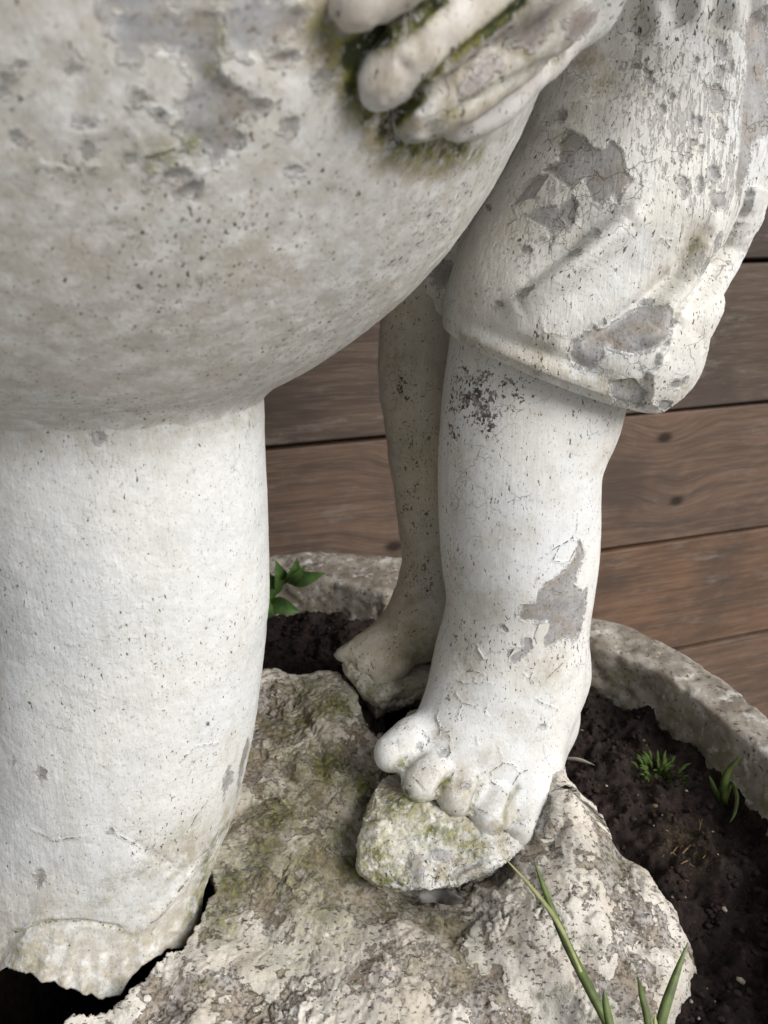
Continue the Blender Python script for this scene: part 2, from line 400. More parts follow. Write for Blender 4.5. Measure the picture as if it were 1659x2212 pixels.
def wood_mat(knots):
    n = NT('weathered_wood')
    oi = n.N.new('ShaderNodeObjectInfo')
    off = n.N.new('ShaderNodeVectorMath'); off.operation = 'ADD'; n.put(off.inputs[0], n.co)
    cx = n.N.new('ShaderNodeCombineXYZ'); n.put(cx.inputs[0], n.math('MULTIPLY', oi.outputs['Random'], 37.0)); n.put(off.inputs[1], cx.outputs[0])
    kd = None
    for k in knots:
        d = n.N.new('ShaderNodeVectorMath'); d.operation = 'DISTANCE'; n.put(d.inputs[0], n.map(sc=(.6, 0, 1))); d.inputs[1].default_value = (k[0] * .6, 0, k[2])
        kd = d.outputs['Value'] if kd is None else n.math('MINIMUM', kd, d.outputs['Value'])
    bend = n.ss(kd, 0.0, .06, .022, 0)
    cz = n.N.new('ShaderNodeCombineXYZ'); n.put(cz.inputs[2], bend)
    v2 = n.N.new('ShaderNodeVectorMath'); v2.operation = 'ADD'; n.put(v2.inputs[0], off.outputs[0]); n.put(v2.inputs[1], cz.outputs[0]); v = v2.outputs[0]
    g1 = n.noise(1, 6, .65, n.map(sc=(5, 20, 95), vec=v), .6); g2 = n.noise(1, 5, .6, n.map(sc=(22, 40, 420), vec=v), .3); bl = n.noise(6, 5, .6, v)
    base = oi.outputs['Color']
    c = n.mix(n.ss(g1, .38, .62), base, n.mix(.5, base, (.04, .03, .025)))
    c = n.mix(n.math('MULTIPLY', n.ss(g2, .45, .68), .40), c, n.mix(.5, base, (.30, .25, .20)))
    c = n.mix(n.math('MULTIPLY', n.ss(bl, .46, .68), .65), c, (.060, .047, .040))
    c = n.mix(n.math('MULTIPLY', n.ss(n.noise(1, 6, .72, n.map(sc=(9, 20, 30), vec=v)), .54, .70), .6), c, (.22, .19, .165))
    c = n.mix(n.ss(kd, .003, .011, .9, 0), c, (.018, .011, .009))
    n.bump(n.math('ADD', n.math('MULTIPLY', g2, .6), n.math('MULTIPLY', g1, .9)), .001, .8)
    return n.end(c, .75, .25)
def flat(name, col, rough=.6, var=.0, scale=200, spec=.35, trans=False):
    n = NT(name); c = n.mix(n.ss(n.noise(scale, 4), .35, .7), col, tuple(q * (1 - var) for q in col)); n.bump(n.noise(scale * 3, 3), .0003, .6)
    if trans: n.p.inputs['Transmission Weight'].default_value = 0.0; n.p.inputs['Subsurface Weight'].default_value = .15; n.p.inputs['Subsurface Radius'].default_value = (.002, .003, .001)
    return n.end(c, rough, spec)
M_grass = flat('grass_green', (.135, .185, .05), .5, .45, 120, .45, True)
M_pale = flat('pale_stem', (.42, .44, .20), .5, .3, 160, .4, True)
M_leafy = flat('leaf_green', (.125, .235, .065), .42, .3, 150, .45, True)
M_moss = flat('moss_green', (.075, .13, .02), .8, .5, 300)
M_bit = flat('pale_grit', (.46, .40, .32), .7, .35, 400)
M_crumb = flat('soil_crumb', (.032, .019, .0155), .85, .5, 300)
M_dead = flat('dry_leaf', (.20, .185, .17), .7, .5, 150)
M_twig = flat('dry_fibre', (.24, .16, .085), .8, .4, 200)
M_ground = flat('pale_bounce_ground', (.40, .395, .385), .9, .25, 60)  # unseen ground, made pale to bounce light up onto the vessel

# ------------------------------------------------------------------ setting: ground and plank wall
g = mk('ground', np.array([[-40, -40, -.19], [40, -40, -.19], [40, 40, -.19], [-40, 40, -.19]], float), np.array([[0, 1, 2, 3]]), M_ground, shade=False); tag(g, kind='structure')

WN = np.array([-.3107, .9506, 0]); WT = np.array([.9506, .3107, 0]); WD = .85
def on_wall(x, y):
    r = ray(x, y); t = (WD - WN @ CAM) / (WN @ r); return CAM + r * t
wall_o = WN * WD
wall = empty('plank_wall', wall_o, 'weathered brown plank wall of wide horizontal boards behind the planter', 'wall')
wall.rotation_euler = (0, 0, math.atan2(WT[1], WT[0]))
def loc_wall(p): q = p - wall_o; return np.array([q @ WT, q @ WN, q[2]])
M_wood = wood_mat([loc_wall(on_wall(*k)) for k in ((1437, 946), (1462, 1083), (852, 1181), (905, 1010))])
seams = [-.186, .004, .197, .3965, .590, .785, .982, 1.176, 1.372, 1.565, 1.76]
tint = [(.16, .10, .068), (.172, .100, .062), (.152, .098, .070), (.120, .087, .068), (.100, .073, .060), (.108, .073, .055), (.115, .08, .058), (.125, .085, .062), (.115, .08, .06), (.125, .085, .062)]
for i in range(len(seams) - 1):
    z0, z1 = seams[i] + .0030, seams[i + 1] - .0030; dy = rng.uniform(-.002, .002); xs = np.linspace(-3.0, 4.2, 21); V = []
    for x in xs:
        w = .0012 * math.sin(x * 7 + i * 2.1) + .0006 * math.sin(x * 31 + i); b = .0022
        for yy, zz in ((dy, z0 + b + w), (dy + b, z0 + w), (dy + .022, z0 + w), (dy + .022, z1 + w * .5), (dy + b, z1 + w * .5), (dy, z1 - b + w * .5)): V.append((x, yy, zz))
    F = []
    for s in range(len(xs) - 1):
        for k in range(6): a = s * 6 + k; c = s * 6 + (k + 1) % 6; F.append((a, a + 6, c + 6, c))
    F += [tuple(range(6)), tuple(range((len(xs) - 1) * 6, len(xs) * 6))[::-1]]
    me = bpy.data.meshes.new('plank'); me.from_pydata(V, [], F); me.update(); me.materials.append(M_wood)
    o = link(bpy.data.objects.new('plank', me), wall); o.color = (*tint[i], 1)
bk = mk('backing_board', np.array([[-3.0, .026, -.19], [4.2, .026, -.19], [4.2, .026, 1.76], [-3.0, .026, 1.76], [-3.0, .04, -.19], [4.2, .04, -.19], [4.2, .04, 1.76], [-3.0, .04, 1.76]], float) + wall_o,
        np.array([[0, 1, 2, 3], [5, 4, 7, 6], [3, 2, 6, 7], [1, 0, 4, 5], [0, 3, 7, 4], [2, 1, 5, 6]]), flat('dark_backing', (.02, .015, .012)), wall, shade=False)

# ------------------------------------------------------------------ planter and soil
PC = np.array([0.0, .47]); RIM = .30
def rad_fn(pts, extra):
    A = []
    for p in pts: d = p[:2] - PC; A.append((math.atan2(d[1], d[0]), math.hypot(*d)))
    A += [(math.radians(a), r) for a, r in extra]; A.sort(); a = np.array([q[0] for q in A]); r = np.array([q[1] for q in A])
    a3 = np.concatenate([a - 2 * math.pi, a, a + 2 * math.pi]); r3 = np.concatenate([r, r, r])
    return lambda t: np.interp(t, a3, r3)
outer = rad_fn([atz(x, y, RIM) for x, y in ((600, 1192), (690, 1186), (780, 1192), (1264, 1328), (1370, 1352), (1450, 1391), (1560, 1462), (1659, 1544))], [(-40, .345), (-65, .385), (-90, .40), (-115, .39), (-140, .41), (-170, .385), (160, .345), (135, .305)])
inner = rad_fn([atz(x, y, RIM) for x, y in ((600, 1243), (690, 1245), (760, 1258), (830, 1275), (1254, 1383), (1340, 1408), (1420, 1443), (1550, 1540), (1659, 1634))], [(-40, .30), (-65, .34), (-90, .355), (-115, .345), (-140, .365), (-170, .34), (160, .30), (135, .262)])
planter = empty('stone_planter', (PC[0], PC[1], -.19), 'round rough stone planter with a broad rim holding dark soil', 'planter')
nu = 720; th = np.linspace(-math.pi, math.pi, nu, endpoint=False)
Ro, Ri = outer(th), inner(th)
prof = [(0, .66, -.19), (0, .74, -.10), (0, .84, .05), (0, .93, .15), (0, .978, .235)]
for z in np.linspace(.245, .292, 16): prof.append((0, .98 + .02 * (z - .245) / .05, z))
for t in np.linspace(0, 1, 26): prof.append((t, None, RIM - .003 * (2 * t - 1) ** 8 - .002 * t))
for z in np.linspace(.290, .235, 22): prof.append((1, 1.0 - .02 * (.29 - z) / .055, z))
prof += [(1, .95, .19), (1, .9, .10), (1, .8, -.02), (1, .5, -.03), (1, .02, -.03)]
V = []
for t, k, z in prof:
    r = Ro * (1 - t) + Ri * t
    if k is not None: r = r * k
    elif t < .1: r = r * (1 - .0)
    V.append(np.stack([PC[0] + r * np.cos(th), PC[1] + r * np.sin(th), np.full(nu, z)], 1))
V = np.concatenate(V); F = lathe_grid(nu, len(prof)); N = normals(V, F)
V = V + N * (fbm(V, 18, 3, .5, 1) * .0020 + fbm(V, 110, 4, .6, 2) * .0007 - .0016 * sstep(.25, .45, fbm(V, 45, 3, .5, 3)))[:, None]
mos = sstep(-.1, .35, fbm(V, 30, 3, .5, 4)) * .8 * sstep(.305, .27, V[:, 2])
mk('trough', V, F, M_stone, planter, {'moss': mos})

SOIL = .256
n_ = 380; gx = np.linspace(-.36, .34, n_); gy = np.linspace(.10, .80, n_); X, Yg = np.meshgrid(gx, gy, indexing='ij')
def soil_h(x, y):
    P = np.stack([x, y, np.zeros_like(x)], 1)
    h = SOIL + .007 * fbm(P, 14, 3, .5, 5) + .0105 * fbm(P, 42, 4, .6, 6) + .0022 * fbm(P, 190, 3, .6, 7)
    q = atz(1500, 1850, SOIL); h = h + .012 * np.exp(-((x - q[0]) ** 2 + (y - q[1]) ** 2) / .028 ** 2)
    q = atz(1330, 1560, SOIL); h = h - .006 * np.exp(-((x - q[0]) ** 2 + (y - q[1]) ** 2) / .03 ** 2)
    h = h - .22 * sstep(.150, .105, np.hypot((x + .14), (y - .345)))
    return h
x, y = X.ravel(), Yg.ravel(); Z = soil_h(x, y); V = np.stack([x, y, Z], 1)
i, j = np.meshgrid(np.arange(n_ - 1), np.arange(n_ - 1), indexing='ij'); F = np.stack([i * n_ + j, (i + 1) * n_ + j, (i + 1) * n_ + j + 1, i * n_ + j + 1], -1).reshape(-1, 4)
ang = np.arctan2(y - PC[1], x - PC[0]); rr = np.hypot(x - PC[0], y - PC[1]); keep = rr < inner(ang) + .006
F = F[keep[F].all(1)]; used = np.unique(F); re = -np.ones(len(V), int); re[used] = np.arange(len(used))
q = atz(1490, 1840, SOIL); mos = np.exp(-((V[:, 0] - q[0]) ** 2 + (V[:, 1] - q[1]) ** 2) / .02 ** 2); q = atz(1400, 1650, SOIL)
mos = np.maximum(mos, .6 * np.exp(-((V[:, 0] - q[0]) ** 2 + (V[:, 1] - q[1]) ** 2) / .02 ** 2))
o = mk('soil', V[used], re[F], M_soil, None, {'moss': mos[used]}); tag(o, kind='structure')

ico = None
def rock_bits(name, n, rlo, rhi, mat, label=None, parent=None, seed=1, where=None, flatz=.7):
    bm = bmesh.new(); bmesh.ops.create_icosphere(bm, subdivisions=1, radius=1); bv = np.array([v.co[:] for v in bm.verts]); bf = np.array([[v.index for v in f.verts] for f in bm.faces]); bm.free()
    r = np.random.default_rng(seed); VV = []; FF = []; k = 0
    while k < n:
        a = r.uniform(-math.pi, math.pi); d = math.sqrt(r.uniform(0, 1)); R = float(inner(np.array([a]))[0]) - .004; px_, py_ = PC[0] + d * R * math.cos(a), PC[1] + d * R * math.sin(a)
        if math.hypot(px_ + .06, py_ - .38) < .12: continue
        if where and not where(px_, py_): continue
        s = rlo * (rhi / rlo) ** r.uniform(0, 1) ** 2; z = float(soil_h(np.array([px_]), np.array([py_]))[0])
        v = bv * (1 + r.uniform(-.35, .35, (len(bv), 1))) * np.array([s, s * r.uniform(.6, 1), s * flatz]); c_, s_ = math.cos(a * 7), math.sin(a * 7)
        v = v @ np.array([[c_, s_, 0], [-s_, c_, 0], [0, 0, 1]]); VV.append(v + [px_, py_, z + s * .3]); FF.append(bf + k * len(bv)); k += 1
    return mk(name, np.concatenate(VV), np.concatenate(FF), mat, parent, shade=False)
tag(rock_bits('soil_crumbs', 6500, .0006, .0030, M_crumb, seed=3), 'loose dark crumbs of soil strewn over the planter soil', 'soil', kind='stuff')
tag(rock_bits('grit', 150, .0005, .0017, M_bit, seed=5), 'tiny pale grit specks scattered over the dark soil', 'grit', kind='stuff')

# ------------------------------------------------------------------ the statue
statue = empty('garden_statue', (0, .40, .25), 'weathered white painted statue of a barefoot figure in knee breeches holding a big round vessel', 'statue')

# rock base: a broken hollow shell
CTL = [(1232, 1700, .322), (1200, 1640, .316), (1300, 1780, .296), (1370, 1860, .290), (1450, 1980, .283), (1480, 2060, .272), (1300, 2000, .289), (1100, 1900, .284), (1000, 2000, .281), (900, 1965, .272), (1000, 1925, .270), (840, 1960, .272), (1080, 1885, .272), (960, 1850, .262), (850, 1850, .264), (800, 2100, .277),
       (700, 1900, .286), (650, 1700, .304), (600, 1550, .311), (580, 1460, .316), (700, 1450, .322), (720, 1600, .312), (760, 1720, .301), (550, 1900, .288), (450, 2020, .276), (500, 2150, .270), (300, 2200, .264), (800, 2212, .269), (1200, 2200, .270)]
K = np.array([atz(*c) for c in CTL] + [(-.22, .36, .268), (-.2, .46, .29), (-.1, .24, .262), (.05, .22, .26), (.13, .25, .264), (0, .56, .305), (.08, .5, .302), (.1, .45, .302)])
def tps(p): d = np.linalg.norm(p[:, None] - K[None, :, :2], axis=2); return np.where(d > 0, d * d * np.log(d + 1e-12), 0)
A = np.block([[tps(K[:, :2]) + 2e-5 * np.eye(len(K)), np.c_[np.ones(len(K)), K[:, :2]]], [np.c_[np.ones(len(K)), K[:, :2]].T, np.zeros((3, 3))]])
wts = np.linalg.solve(A, np.r_[K[:, 2], 0, 0, 0])
def rock_z(p): return np.concatenate([tps(q) @ wts[:-3] + np.c_[np.ones(len(q)), q] @ wts[-3:] for q in np.array_split(p, max(1, len(p) // 20000))])
RC = np.array([-.03, .385])
OUT = [atz(*c)[:2] for c in ((1215, 1630, .315), (1245, 1690, .312), (1258, 1745, .305), (1330, 1768, .296), (1412, 1848, .291), (1476, 1930, .286), (1516, 2015, .279), (1520, 2070, .275), (1498, 2130, .268), (1482, 2230, .262))]
OUT += [np.array(p) for p in ((.125, .222), (.03, .19), (-.12, .185), (-.235, .25), (-.30, .36), (-.265, .47), (-.16, .535))] + [atz(*c)[:2] for c in ((555, 1448, .314), (590, 1436, .317), (630, 1440, .318), (680, 1432, .32), (725, 1438, .32), (800, 1440, .32))]
OUT += [np.array(p) for p in ((.03, .575), (.07, .55), (.105, .5), (.118, .46))]
oa = np.array([math.atan2(p[1] - RC[1], p[0] - RC[0]) for p in OUT]); orr = np.array([np.linalg.norm(p - RC) for p in OUT]); srt = np.argsort(oa); oa, orr = oa[srt], orr[srt]
def rockR(t): return np.interp(t, np.r_[oa - 2 * math.pi, oa, oa + 2 * math.pi], np.r_[orr, orr, orr])
nu = 1000; th = np.linspace(-math.pi, math.pi, nu, endpoint=False); RR = rockR(th)
RR = RR * (1 + .012 * fbm(np.stack([np.cos(th) * 3, np.sin(th) * 3, th * 0], 1), 2.2, 4, .6))
sv = np.r_[np.linspace(.003, .90, 236), .90 + .10 * np.sin(np.linspace(0, 1, 42)[1:] * math.pi / 2)]
rows = []
for s in sv:
    xy = RC + s * RR[:, None] * np.stack([np.cos(th), np.sin(th)], 1); z = rock_z(xy)
    drop = .016 * (1 - np.sqrt(np.clip(1 - np.clip((s - .90) / .10, 0, 1) ** 2, 0, 1)))
    rows.append(np.c_[xy, z - drop])
nt = len(rows)
edge = rows[-1]
for k, d in enumerate(np.linspace(.002, .07, 40)):
    r_ = edge.copy(); r_[:, 2] -= d; r_[:, :2] += (RC - r_[:, :2]) * (.05 * math.sin(min(1, d / .05) * 1.6) if d < .2 else 0); rows.append(r_)
V = np.concatenate(rows); F = lathe_grid(nu, len(rows)); N = normals(V, F)
if N[5000][2] < 0: F = F[:, ::-1].copy(); N = -N
wz = V + np.stack([fbm(V, 70, 3, .5, s) for s in (11, 12, 13)], 1) * .0045
def terrace(f, k, sharp=.16):
    t = f * k; fl = np.floor(t); fr = t - fl; return (fl + sstep(.5 - sharp, .5 + sharp, fr)) / k
big = fbm(V, 17, 3, .5, 21); pl = fbm(wz, 27, 4, .5, 22); pl2 = fbm(wz, 85, 3, .5, 23)
tp, tp2 = terrace(pl, 3.2, .07), terrace(pl2, 2.0, .08)
lumps = sstep(-.2, .5, fbm(V, 26, 3, .5, 28))
flk = sstep(-.12, .22, fbm(V, 13, 3, .5, 29))
disp = .009 * big + .0056 * tp * (.3 + .8 * flk) + .0022 * tp2 * flk * (.35 + lumps) + .0010 * fbm(V, 60, 3, .5, 30) * (1 - flk) + .0009 * fbm(wz, 210, 4, .65, 24) * (.3 + lumps)
ridge = 1 - np.abs(fbm(wz, 34, 3, .55, 26)) * 3.0; disp -= .0030 * flk * np.clip(ridge - .88, 0, 1) / .12
lay = (tp + .6 * tp2) * .9 + .16 + .26 * fbm(V, 9, 2, .5, 27)
S = Surf(V[:: 1], F)
mossr = blobs(V, S, [(640, 1560, 60, .7), (720, 1530, 60, 1.0), (700, 1650, 70, .9), (640, 1640, 60, .6), (560, 1850, 80, .8), (640, 1880, 80, .7), (500, 1900, 60, .9), (700, 1980, 90, .7), (780, 1700, 60, 1.0), (600, 1760, 80, .8), (740, 1800, 50, .9), (660, 1480, 50, .8), (760, 1880, 40, 1.0), (480, 1990, 50, .8), (860, 1960, 50, .7), (960, 1980, 60, .5), (620, 2060, 70, .45), (1330, 1860, 50, .4), (1000, 2050, 60, .4)])
grime_shade = blobs(V, S, [(620, 1560, 130, 1.0), (700, 1640, 120, .95), (640, 1720, 130, .95), (560, 1800, 120, .9), (700, 1840, 110, .8), (720, 1500, 60, .8), (600, 1930, 90, .5), (790, 1980, 70, .5), (960, 1980, 60, .6), (900, 2060, 60, .5), (480, 1960, 60, .6), (1150, 1930, 60, .35), (700, 2120, 80, .3), (1330, 1900, 50, .3)])  # grime patches, spread and deepened to stand in for shade as well
grime_shade = np.maximum(grime_shade, 1.1 * flk * np.clip(ridge - .86, 0, 1) / .14)
V = V + N * disp[:, None]
V = folds(V, N, S, [([(890, 1952), (950, 1985), (1005, 2035), (1036, 2085)], 4.0, 4.5), ([(930, 1950), (990, 1985), (1040, 2040), (1060, 2090)], -4.5, 3.0), ([(1120, 1850), (1180, 1830), (1230, 1770)], -3.5, 3.0), ([(1240, 1870), (1290, 1850), (1300, 1880)], 2.5, 2.5), ([(1180, 2130), (1280, 2100), (1360, 2060), (1420, 2030)], -2.5, 3.0), ([(560, 2120), (680, 2070), (780, 2080)], -3, 3), ([(640, 1520), (690, 1600), (700, 1690)], -5, 4), ([(570, 1640), (640, 1690), (720, 1760)], -4, 4)])
V[:, 2] = np.maximum(V[:, 2], .19)
# holes broken through the shell
def hole(px, z):
    Q = np.array([atz(x, y, z)[:2] for x, y in px]); return poly_sd(V[:, :2] + .0022 * np.stack([fbm(V, 150, 3, .6, s) for s in (31, 32)], 1), Q)
hs = hole([(60, 2240), (100, 2205), (140, 2183), (190, 2168), (250, 2152), (290, 2120), (322, 2083), (345, 2066), (398, 2040), (432, 2004), (470, 1955), (455, 1920), (420, 1890), (300, 1800), (0, 1790), (-230, 1850), (-300, 2060), (-200, 2250)], .272)
hs = np.maximum(hs, hole([(722, 1446), (750, 1449), (772, 1482), (812, 1515), (860, 1497), (930, 1472), (990, 1480), (960, 1500), (900, 1508), (860, 1528), (808, 1553), (783, 1532), (766, 1497), (742, 1472)], .318))
isTop = np.arange(len(V)) < nt * nu
ok = ~((hs > 0) & isTop)
keepF = ok[F].all(1); F = F[keepF]
# thickness at broken edges
E = np.concatenate([F[:, [k, (k + 1) % 4]] for k in range(4)]); key = np.sort(E, 1); key = key[:, 0].astype(np.int64) * len(V) + key[:, 1]
uk, ix, ct = np.unique(key, return_index=True, return_counts=True); bE = E[ix[ct == 1]]
bE = bE[(bE[:, 0] > nu) & (bE[:, 0] < (len(rows) - 1) * nu)]
bv_, inv = np.unique(bE.ravel(), return_inverse=True); inv = inv.reshape(-1, 2); low = V[bv_].copy(); low[:, 2] -= .012; base = len(V)
V = np.concatenate([V, low]); lay = np.r_[lay, np.full(len(low), -1.0)]; mossr = np.r_[mossr, mossr[bv_]]; grime_shade = np.r_[grime_shade, np.full(len(low), .9)]
F = np.concatenate([F, np.stack([bE[:, 1], bE[:, 0], base + inv[:, 0], base + inv[:, 1]], 1)])
used = np.unique(F); re = -np.ones(len(V), int); re[used] = np.arange(len(used))
o = mk('rock_base', V[used], re[F], M_rock, statue, {'lay': lay[used], 'moss': mossr[used], 'grime_shade': grime_shade[used]}); tag(o, 'rough cream rock base with flaking paint and broken holes')

# round support column below the vessel, a hollow shell broken off at the foot
zc = np.array([.24, .281, .323, .37, .4176, .461, .50, .54, .58, .62]); xc = np.array([-.196, -.190, -.170, -.156, -.1455, -.137, -.1355, -.135, -.134, -.134])
rc = np.array([.086, .085, .081, .079, .0772, .0755, .0757, .0757, .075, .072]); YC = .365; FY = .86
def axis_x(z): return np.interp(z, zc, xc)
def axis_r(z): return np.interp(z, zc, rc)
def col_hit(x, y):
    r = ray(x, y); t = np.linspace(.15, .8, 1500); p = CAM + t[:, None] * r; d = np.hypot(p[:, 0] - axis_x(p[:, 2]), (p[:, 1] - YC) / FY) - axis_r(p[:, 2]); k = np.argmax(d < 0)
    return p[k] if d[k] < 0 else None
BOT = [(0, 2092), (30, 2066), (60, 2066), (90, 2084), (130, 2100), (165, 2112), (200, 2124), (232, 2132), (250, 2118), (270, 2094), (290, 2070), (310, 2056), (350, 2034), (380, 2036), (395, 2030), (404, 2000), (420, 1985)]
bt = []
for q in BOT:
    p = col_hit(*q)
    if p is not None: bt.append((math.atan2((p[1] - YC) / FY, p[0] - axis_x(p[2])), p[2]))
bt += [(math.radians(-20), .285), (math.radians(10), .28), (math.radians(60), .28), (math.radians(120), .28), (math.radians(175), .27)]
bt.sort(); ba_, bz_ = np.array(bt).T
nu, nv = 560, 330; th = np.linspace(-math.pi, math.pi, nu, endpoint=False)
zb = np.interp(th, np.r_[ba_ - 2 * math.pi, ba_, ba_ + 2 * math.pi], np.r_[bz_, bz_, bz_]) + .0026 * fbm(np.stack([np.cos(th), np.sin(th), th * 0], 1), 11, 5, .65)
sv = np.linspace(0, 1, nv)
Zg = .60 + (zb[None] - .60) * sv[:, None]; T = np.tile(th, (nv, 1))
ph = lambda x, y: (lambda p: math.atan2((p[1] - YC) / FY, p[0] - axis_x(p[2])))(col_hit(x, y))
lipc, lipw = ph(170, 2070), .62
lip = np.exp(-(np.abs(T - lipc) / lipw) ** 4) * np.clip((.034 - (Zg - zb[None])) / .034, 0, 1)
lip2 = np.exp(-((T - ph(400, 1960)) / .20) ** 2) * sstep(.045, .0, Zg - zb[None])
R = axis_r(Zg) + .0095 * lip ** 1.4 + .006 * lip2 + .0012 * lip * np.sin(T * 34 + 6 * np.sin(T * 5))
V = np.stack([axis_x(Zg) + R * np.cos(T), YC + FY * R * np.sin(T), Zg], -1).reshape(-1, 3)
Vi = np.stack([axis_x(Zg) + (R - .006) * np.cos(T), YC + FY * (R - .006) * np.sin(T), Zg + .001], -1).reshape(-1, 3)[::-1]
F0 = lathe_grid(nu, nv); F0 = F0[:, ::-1].copy()
S = Surf(V, F0); N = normals(V, F0)
chp = chips(V, S, [c7(oval(205, 435, 26, 30)), c7(oval(540, 718, 14, 10)), c7(oval(1100, 480, 22, 80, 12)), c7(oval(65, 380, 12, 10)), [(205, 935), (222, 930), (226, 950), (212, 956)], oval(525, 1660, 10, 60, 10), c7(oval(190, 950, 26, 40))])
crk = cracks(V, S, [c7([(560, 735), (640, 780), (700, 830), (780, 860), (850, 920), (900, 930)]), c7([(700, 830), (750, 800), (765, 750)]), c7([(60, 1220), (200, 1180), (400, 1170)]), c7([(480, 1180), (600, 1215)]), c7([(690, 1200), (760, 1120), (850, 1000), (960, 870)]), c7([(150, 720), (260, 770), (390, 750)]), c7([(930, 700), (960, 640), (1010, 570)]), c7([(880, 380), (950, 310), (1060, 290)])])
mos = seg_stain(V, S, [(c7([(60, 1215), (200, 1170), (400, 1160), (560, 1190), (660, 1250)]), 2.2, .6), (c7([(920, 1150), (980, 960), (1020, 800), (1100, 700)]), 7, .8), (c7([(500, 1050), (560, 970), (700, 900)]), 8, .45)])
mos = np.maximum(mos, blobs(V, S, [(60, 2080, 40, .6), (430, 1960, 40, .9), (455, 1900, 40, .8), (400, 1800, 60, .35), (40, 890, 30, .4)]))
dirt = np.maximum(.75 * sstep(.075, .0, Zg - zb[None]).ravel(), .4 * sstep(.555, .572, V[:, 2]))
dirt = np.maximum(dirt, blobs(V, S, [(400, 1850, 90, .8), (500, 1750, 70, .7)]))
V = folds(V, N, S, [(c7([(700, 1180), (770, 1110), (860, 1000), (960, 880)]), 3.6, 3.5), (c7([(640, 770), (720, 830), (800, 870), (880, 925)]), -1.4, 2.5), (c7([(70, 1225), (220, 1175), (400, 1165), (560, 1190), (660, 1245)]), -2.6, 1.6)])
V = V + N * (.0012 * fbm(V, 16, 3, .5, 41) + .00022 * fbm(V, 90, 4, .55, 42) + .0006 * sstep(.07, 0, (Zg - zb[None]).ravel()) * fbm(V, 160, 4, .6, 43) - .0005 * sstep(-.3, .3, chp))[:, None]
nb = len(V)
V = np.concatenate([V, Vi]); pad = lambda a, d: np.r_[a, np.full(nb, d)]
jj = np.arange(nu); j2 = (jj + 1) % nu; lastrow = (nv - 1) * nu
Fi = lathe_grid(nu, nv)[:, ::-1] + nb
# the inner grid runs bottom to top and the other way round; join its first row to the broken edge
rim_in = nb + (nu - 1 - jj)
Fr = np.stack([lastrow + jj, lastrow + j2, nb + (nu - 1 - j2), rim_in], 1)[:, ::-1]
F = np.concatenate([F0, Fi, Fr])
o = mk('support_column', V, F, M_pillar, statue, {'chip': pad(chp, -10), 'crack': pad(crk, 10), 'moss': pad(mos, 0), 'dirt': pad(dirt, .8), 'splash': np.zeros(len(V))}); tag(o, 'thick white column under the vessel with a jagged broken foot')

# vessel
VC, VA, VB = np.array([-.138, .368, .782]), .216, .222
nu, nv = 620, 330; th = np.linspace(-math.pi, math.pi, nu, endpoint=False)
phi = np.r_[np.linspace(math.radians(19.5), math.radians(100), 270), np.linspace(math.radians(101), math.radians(158), 60)]
rows = []
p0 = math.asin(.094 / VA); z0 = VC[2] - VB * math.cos(p0); phi = np.r_[np.linspace(p0, math.radians(100), 270), phi[270:]]
for t in np.linspace(1, .04, 16):
    r_ = .0745 + (.094 - .0745) * (1 - t) ** 2.2; zz = z0 - .017 * t; fy = 1 + (FY - 1) * t
    rows.append(np.stack([VC[0] * (1 - t) + float(axis_x(zz)) * t + r_ * np.cos(th), VC[1] * (1 - t) + YC * t + r_ * fy * np.sin(th), np.full(nu, zz)], 1))
for p in phi:
    rows.append(np.stack([VC[0] + VA * math.sin(p) * np.cos(th), VC[1] + VA * math.sin(p) * np.sin(th), np.full(nu, VC[2] - VB * math.cos(p))], 1))
# mouth of the vessel: a short neck and inner wall
for rr_, zz_ in ((.078, 1.0), (.074, 1.02), (.082, 1.035), (.086, 1.04), (.078, 1.042), (.07, 1.03), (.068, .99)):
    rows.append(np.stack([VC[0] + rr_ * np.cos(th), VC[1] + rr_ * np.sin(th), np.full(nu, zz_)], 1))
V = np.concatenate(rows); F = lathe_grid(nu, len(rows)); N = normals(V, F)
V[:, 2] += .08 * (VC[1] - V[:, 1]) * sstep(.80, .60, V[:, 2])
S = Surf(V, F)
vp = [c1([(470, 60), (600, 20), (870, 50), (960, 60), (950, 180), (930, 300), (970, 350), (1080, 410), (1160, 460), (1100, 500), (1020, 540), (1070, 620), (1000, 660), (960, 720), (920, 710), (930, 650), (870, 640), (800, 590), (750, 560), (790, 500), (790, 440), (850, 400), (850, 350), (820, 290), (780, 240), (700, 215), (620, 215), (560, 260), (520, 240), (510, 160), (490, 120)]),
      c1([(990, 40), (1200, 10), (1330, 60), (1300, 130), (1180, 180), (1130, 240), (1050, 250), (990, 180)]), c1([(440, -80), (800, -100), (1000, -60), (1300, -80), (1250, 20), (900, 30), (600, 40), (450, 60)]), c1(oval(1220, 262, 65, 28, -10)), c1(oval(22, 365, 32, 75, 10)), c1(oval(385, 650, 35, 55, -15)), c1([(750, 840), (800, 800), (850, 775), (865, 810), (830, 850), (790, 868)]),
      c1(oval(780, 752, 32, 20)), c1(oval(712, 768, 24, 22)), c1(oval(1250, 548, 42, 30, -40)), c1(oval(690, 490, 30, 20)), c1(oval(80, 288, 28, 26)), c1(oval(612, 425, 22, 14)), c1(oval(566, 462, 16, 14)), c1(oval(90, 598, 22, 18)), c1(oval(370, 535, 40, 18, 20)), c1(oval(320, 290, 18, 45, 10)), c1(oval(1272, 740, 36, 18, 10)), c1(oval(1390, 340, 35, 30)), c1(oval(548, 690, 18, 20)), c1(oval(640, 790, 10, 24))]
chp = chips(V, S, vp)
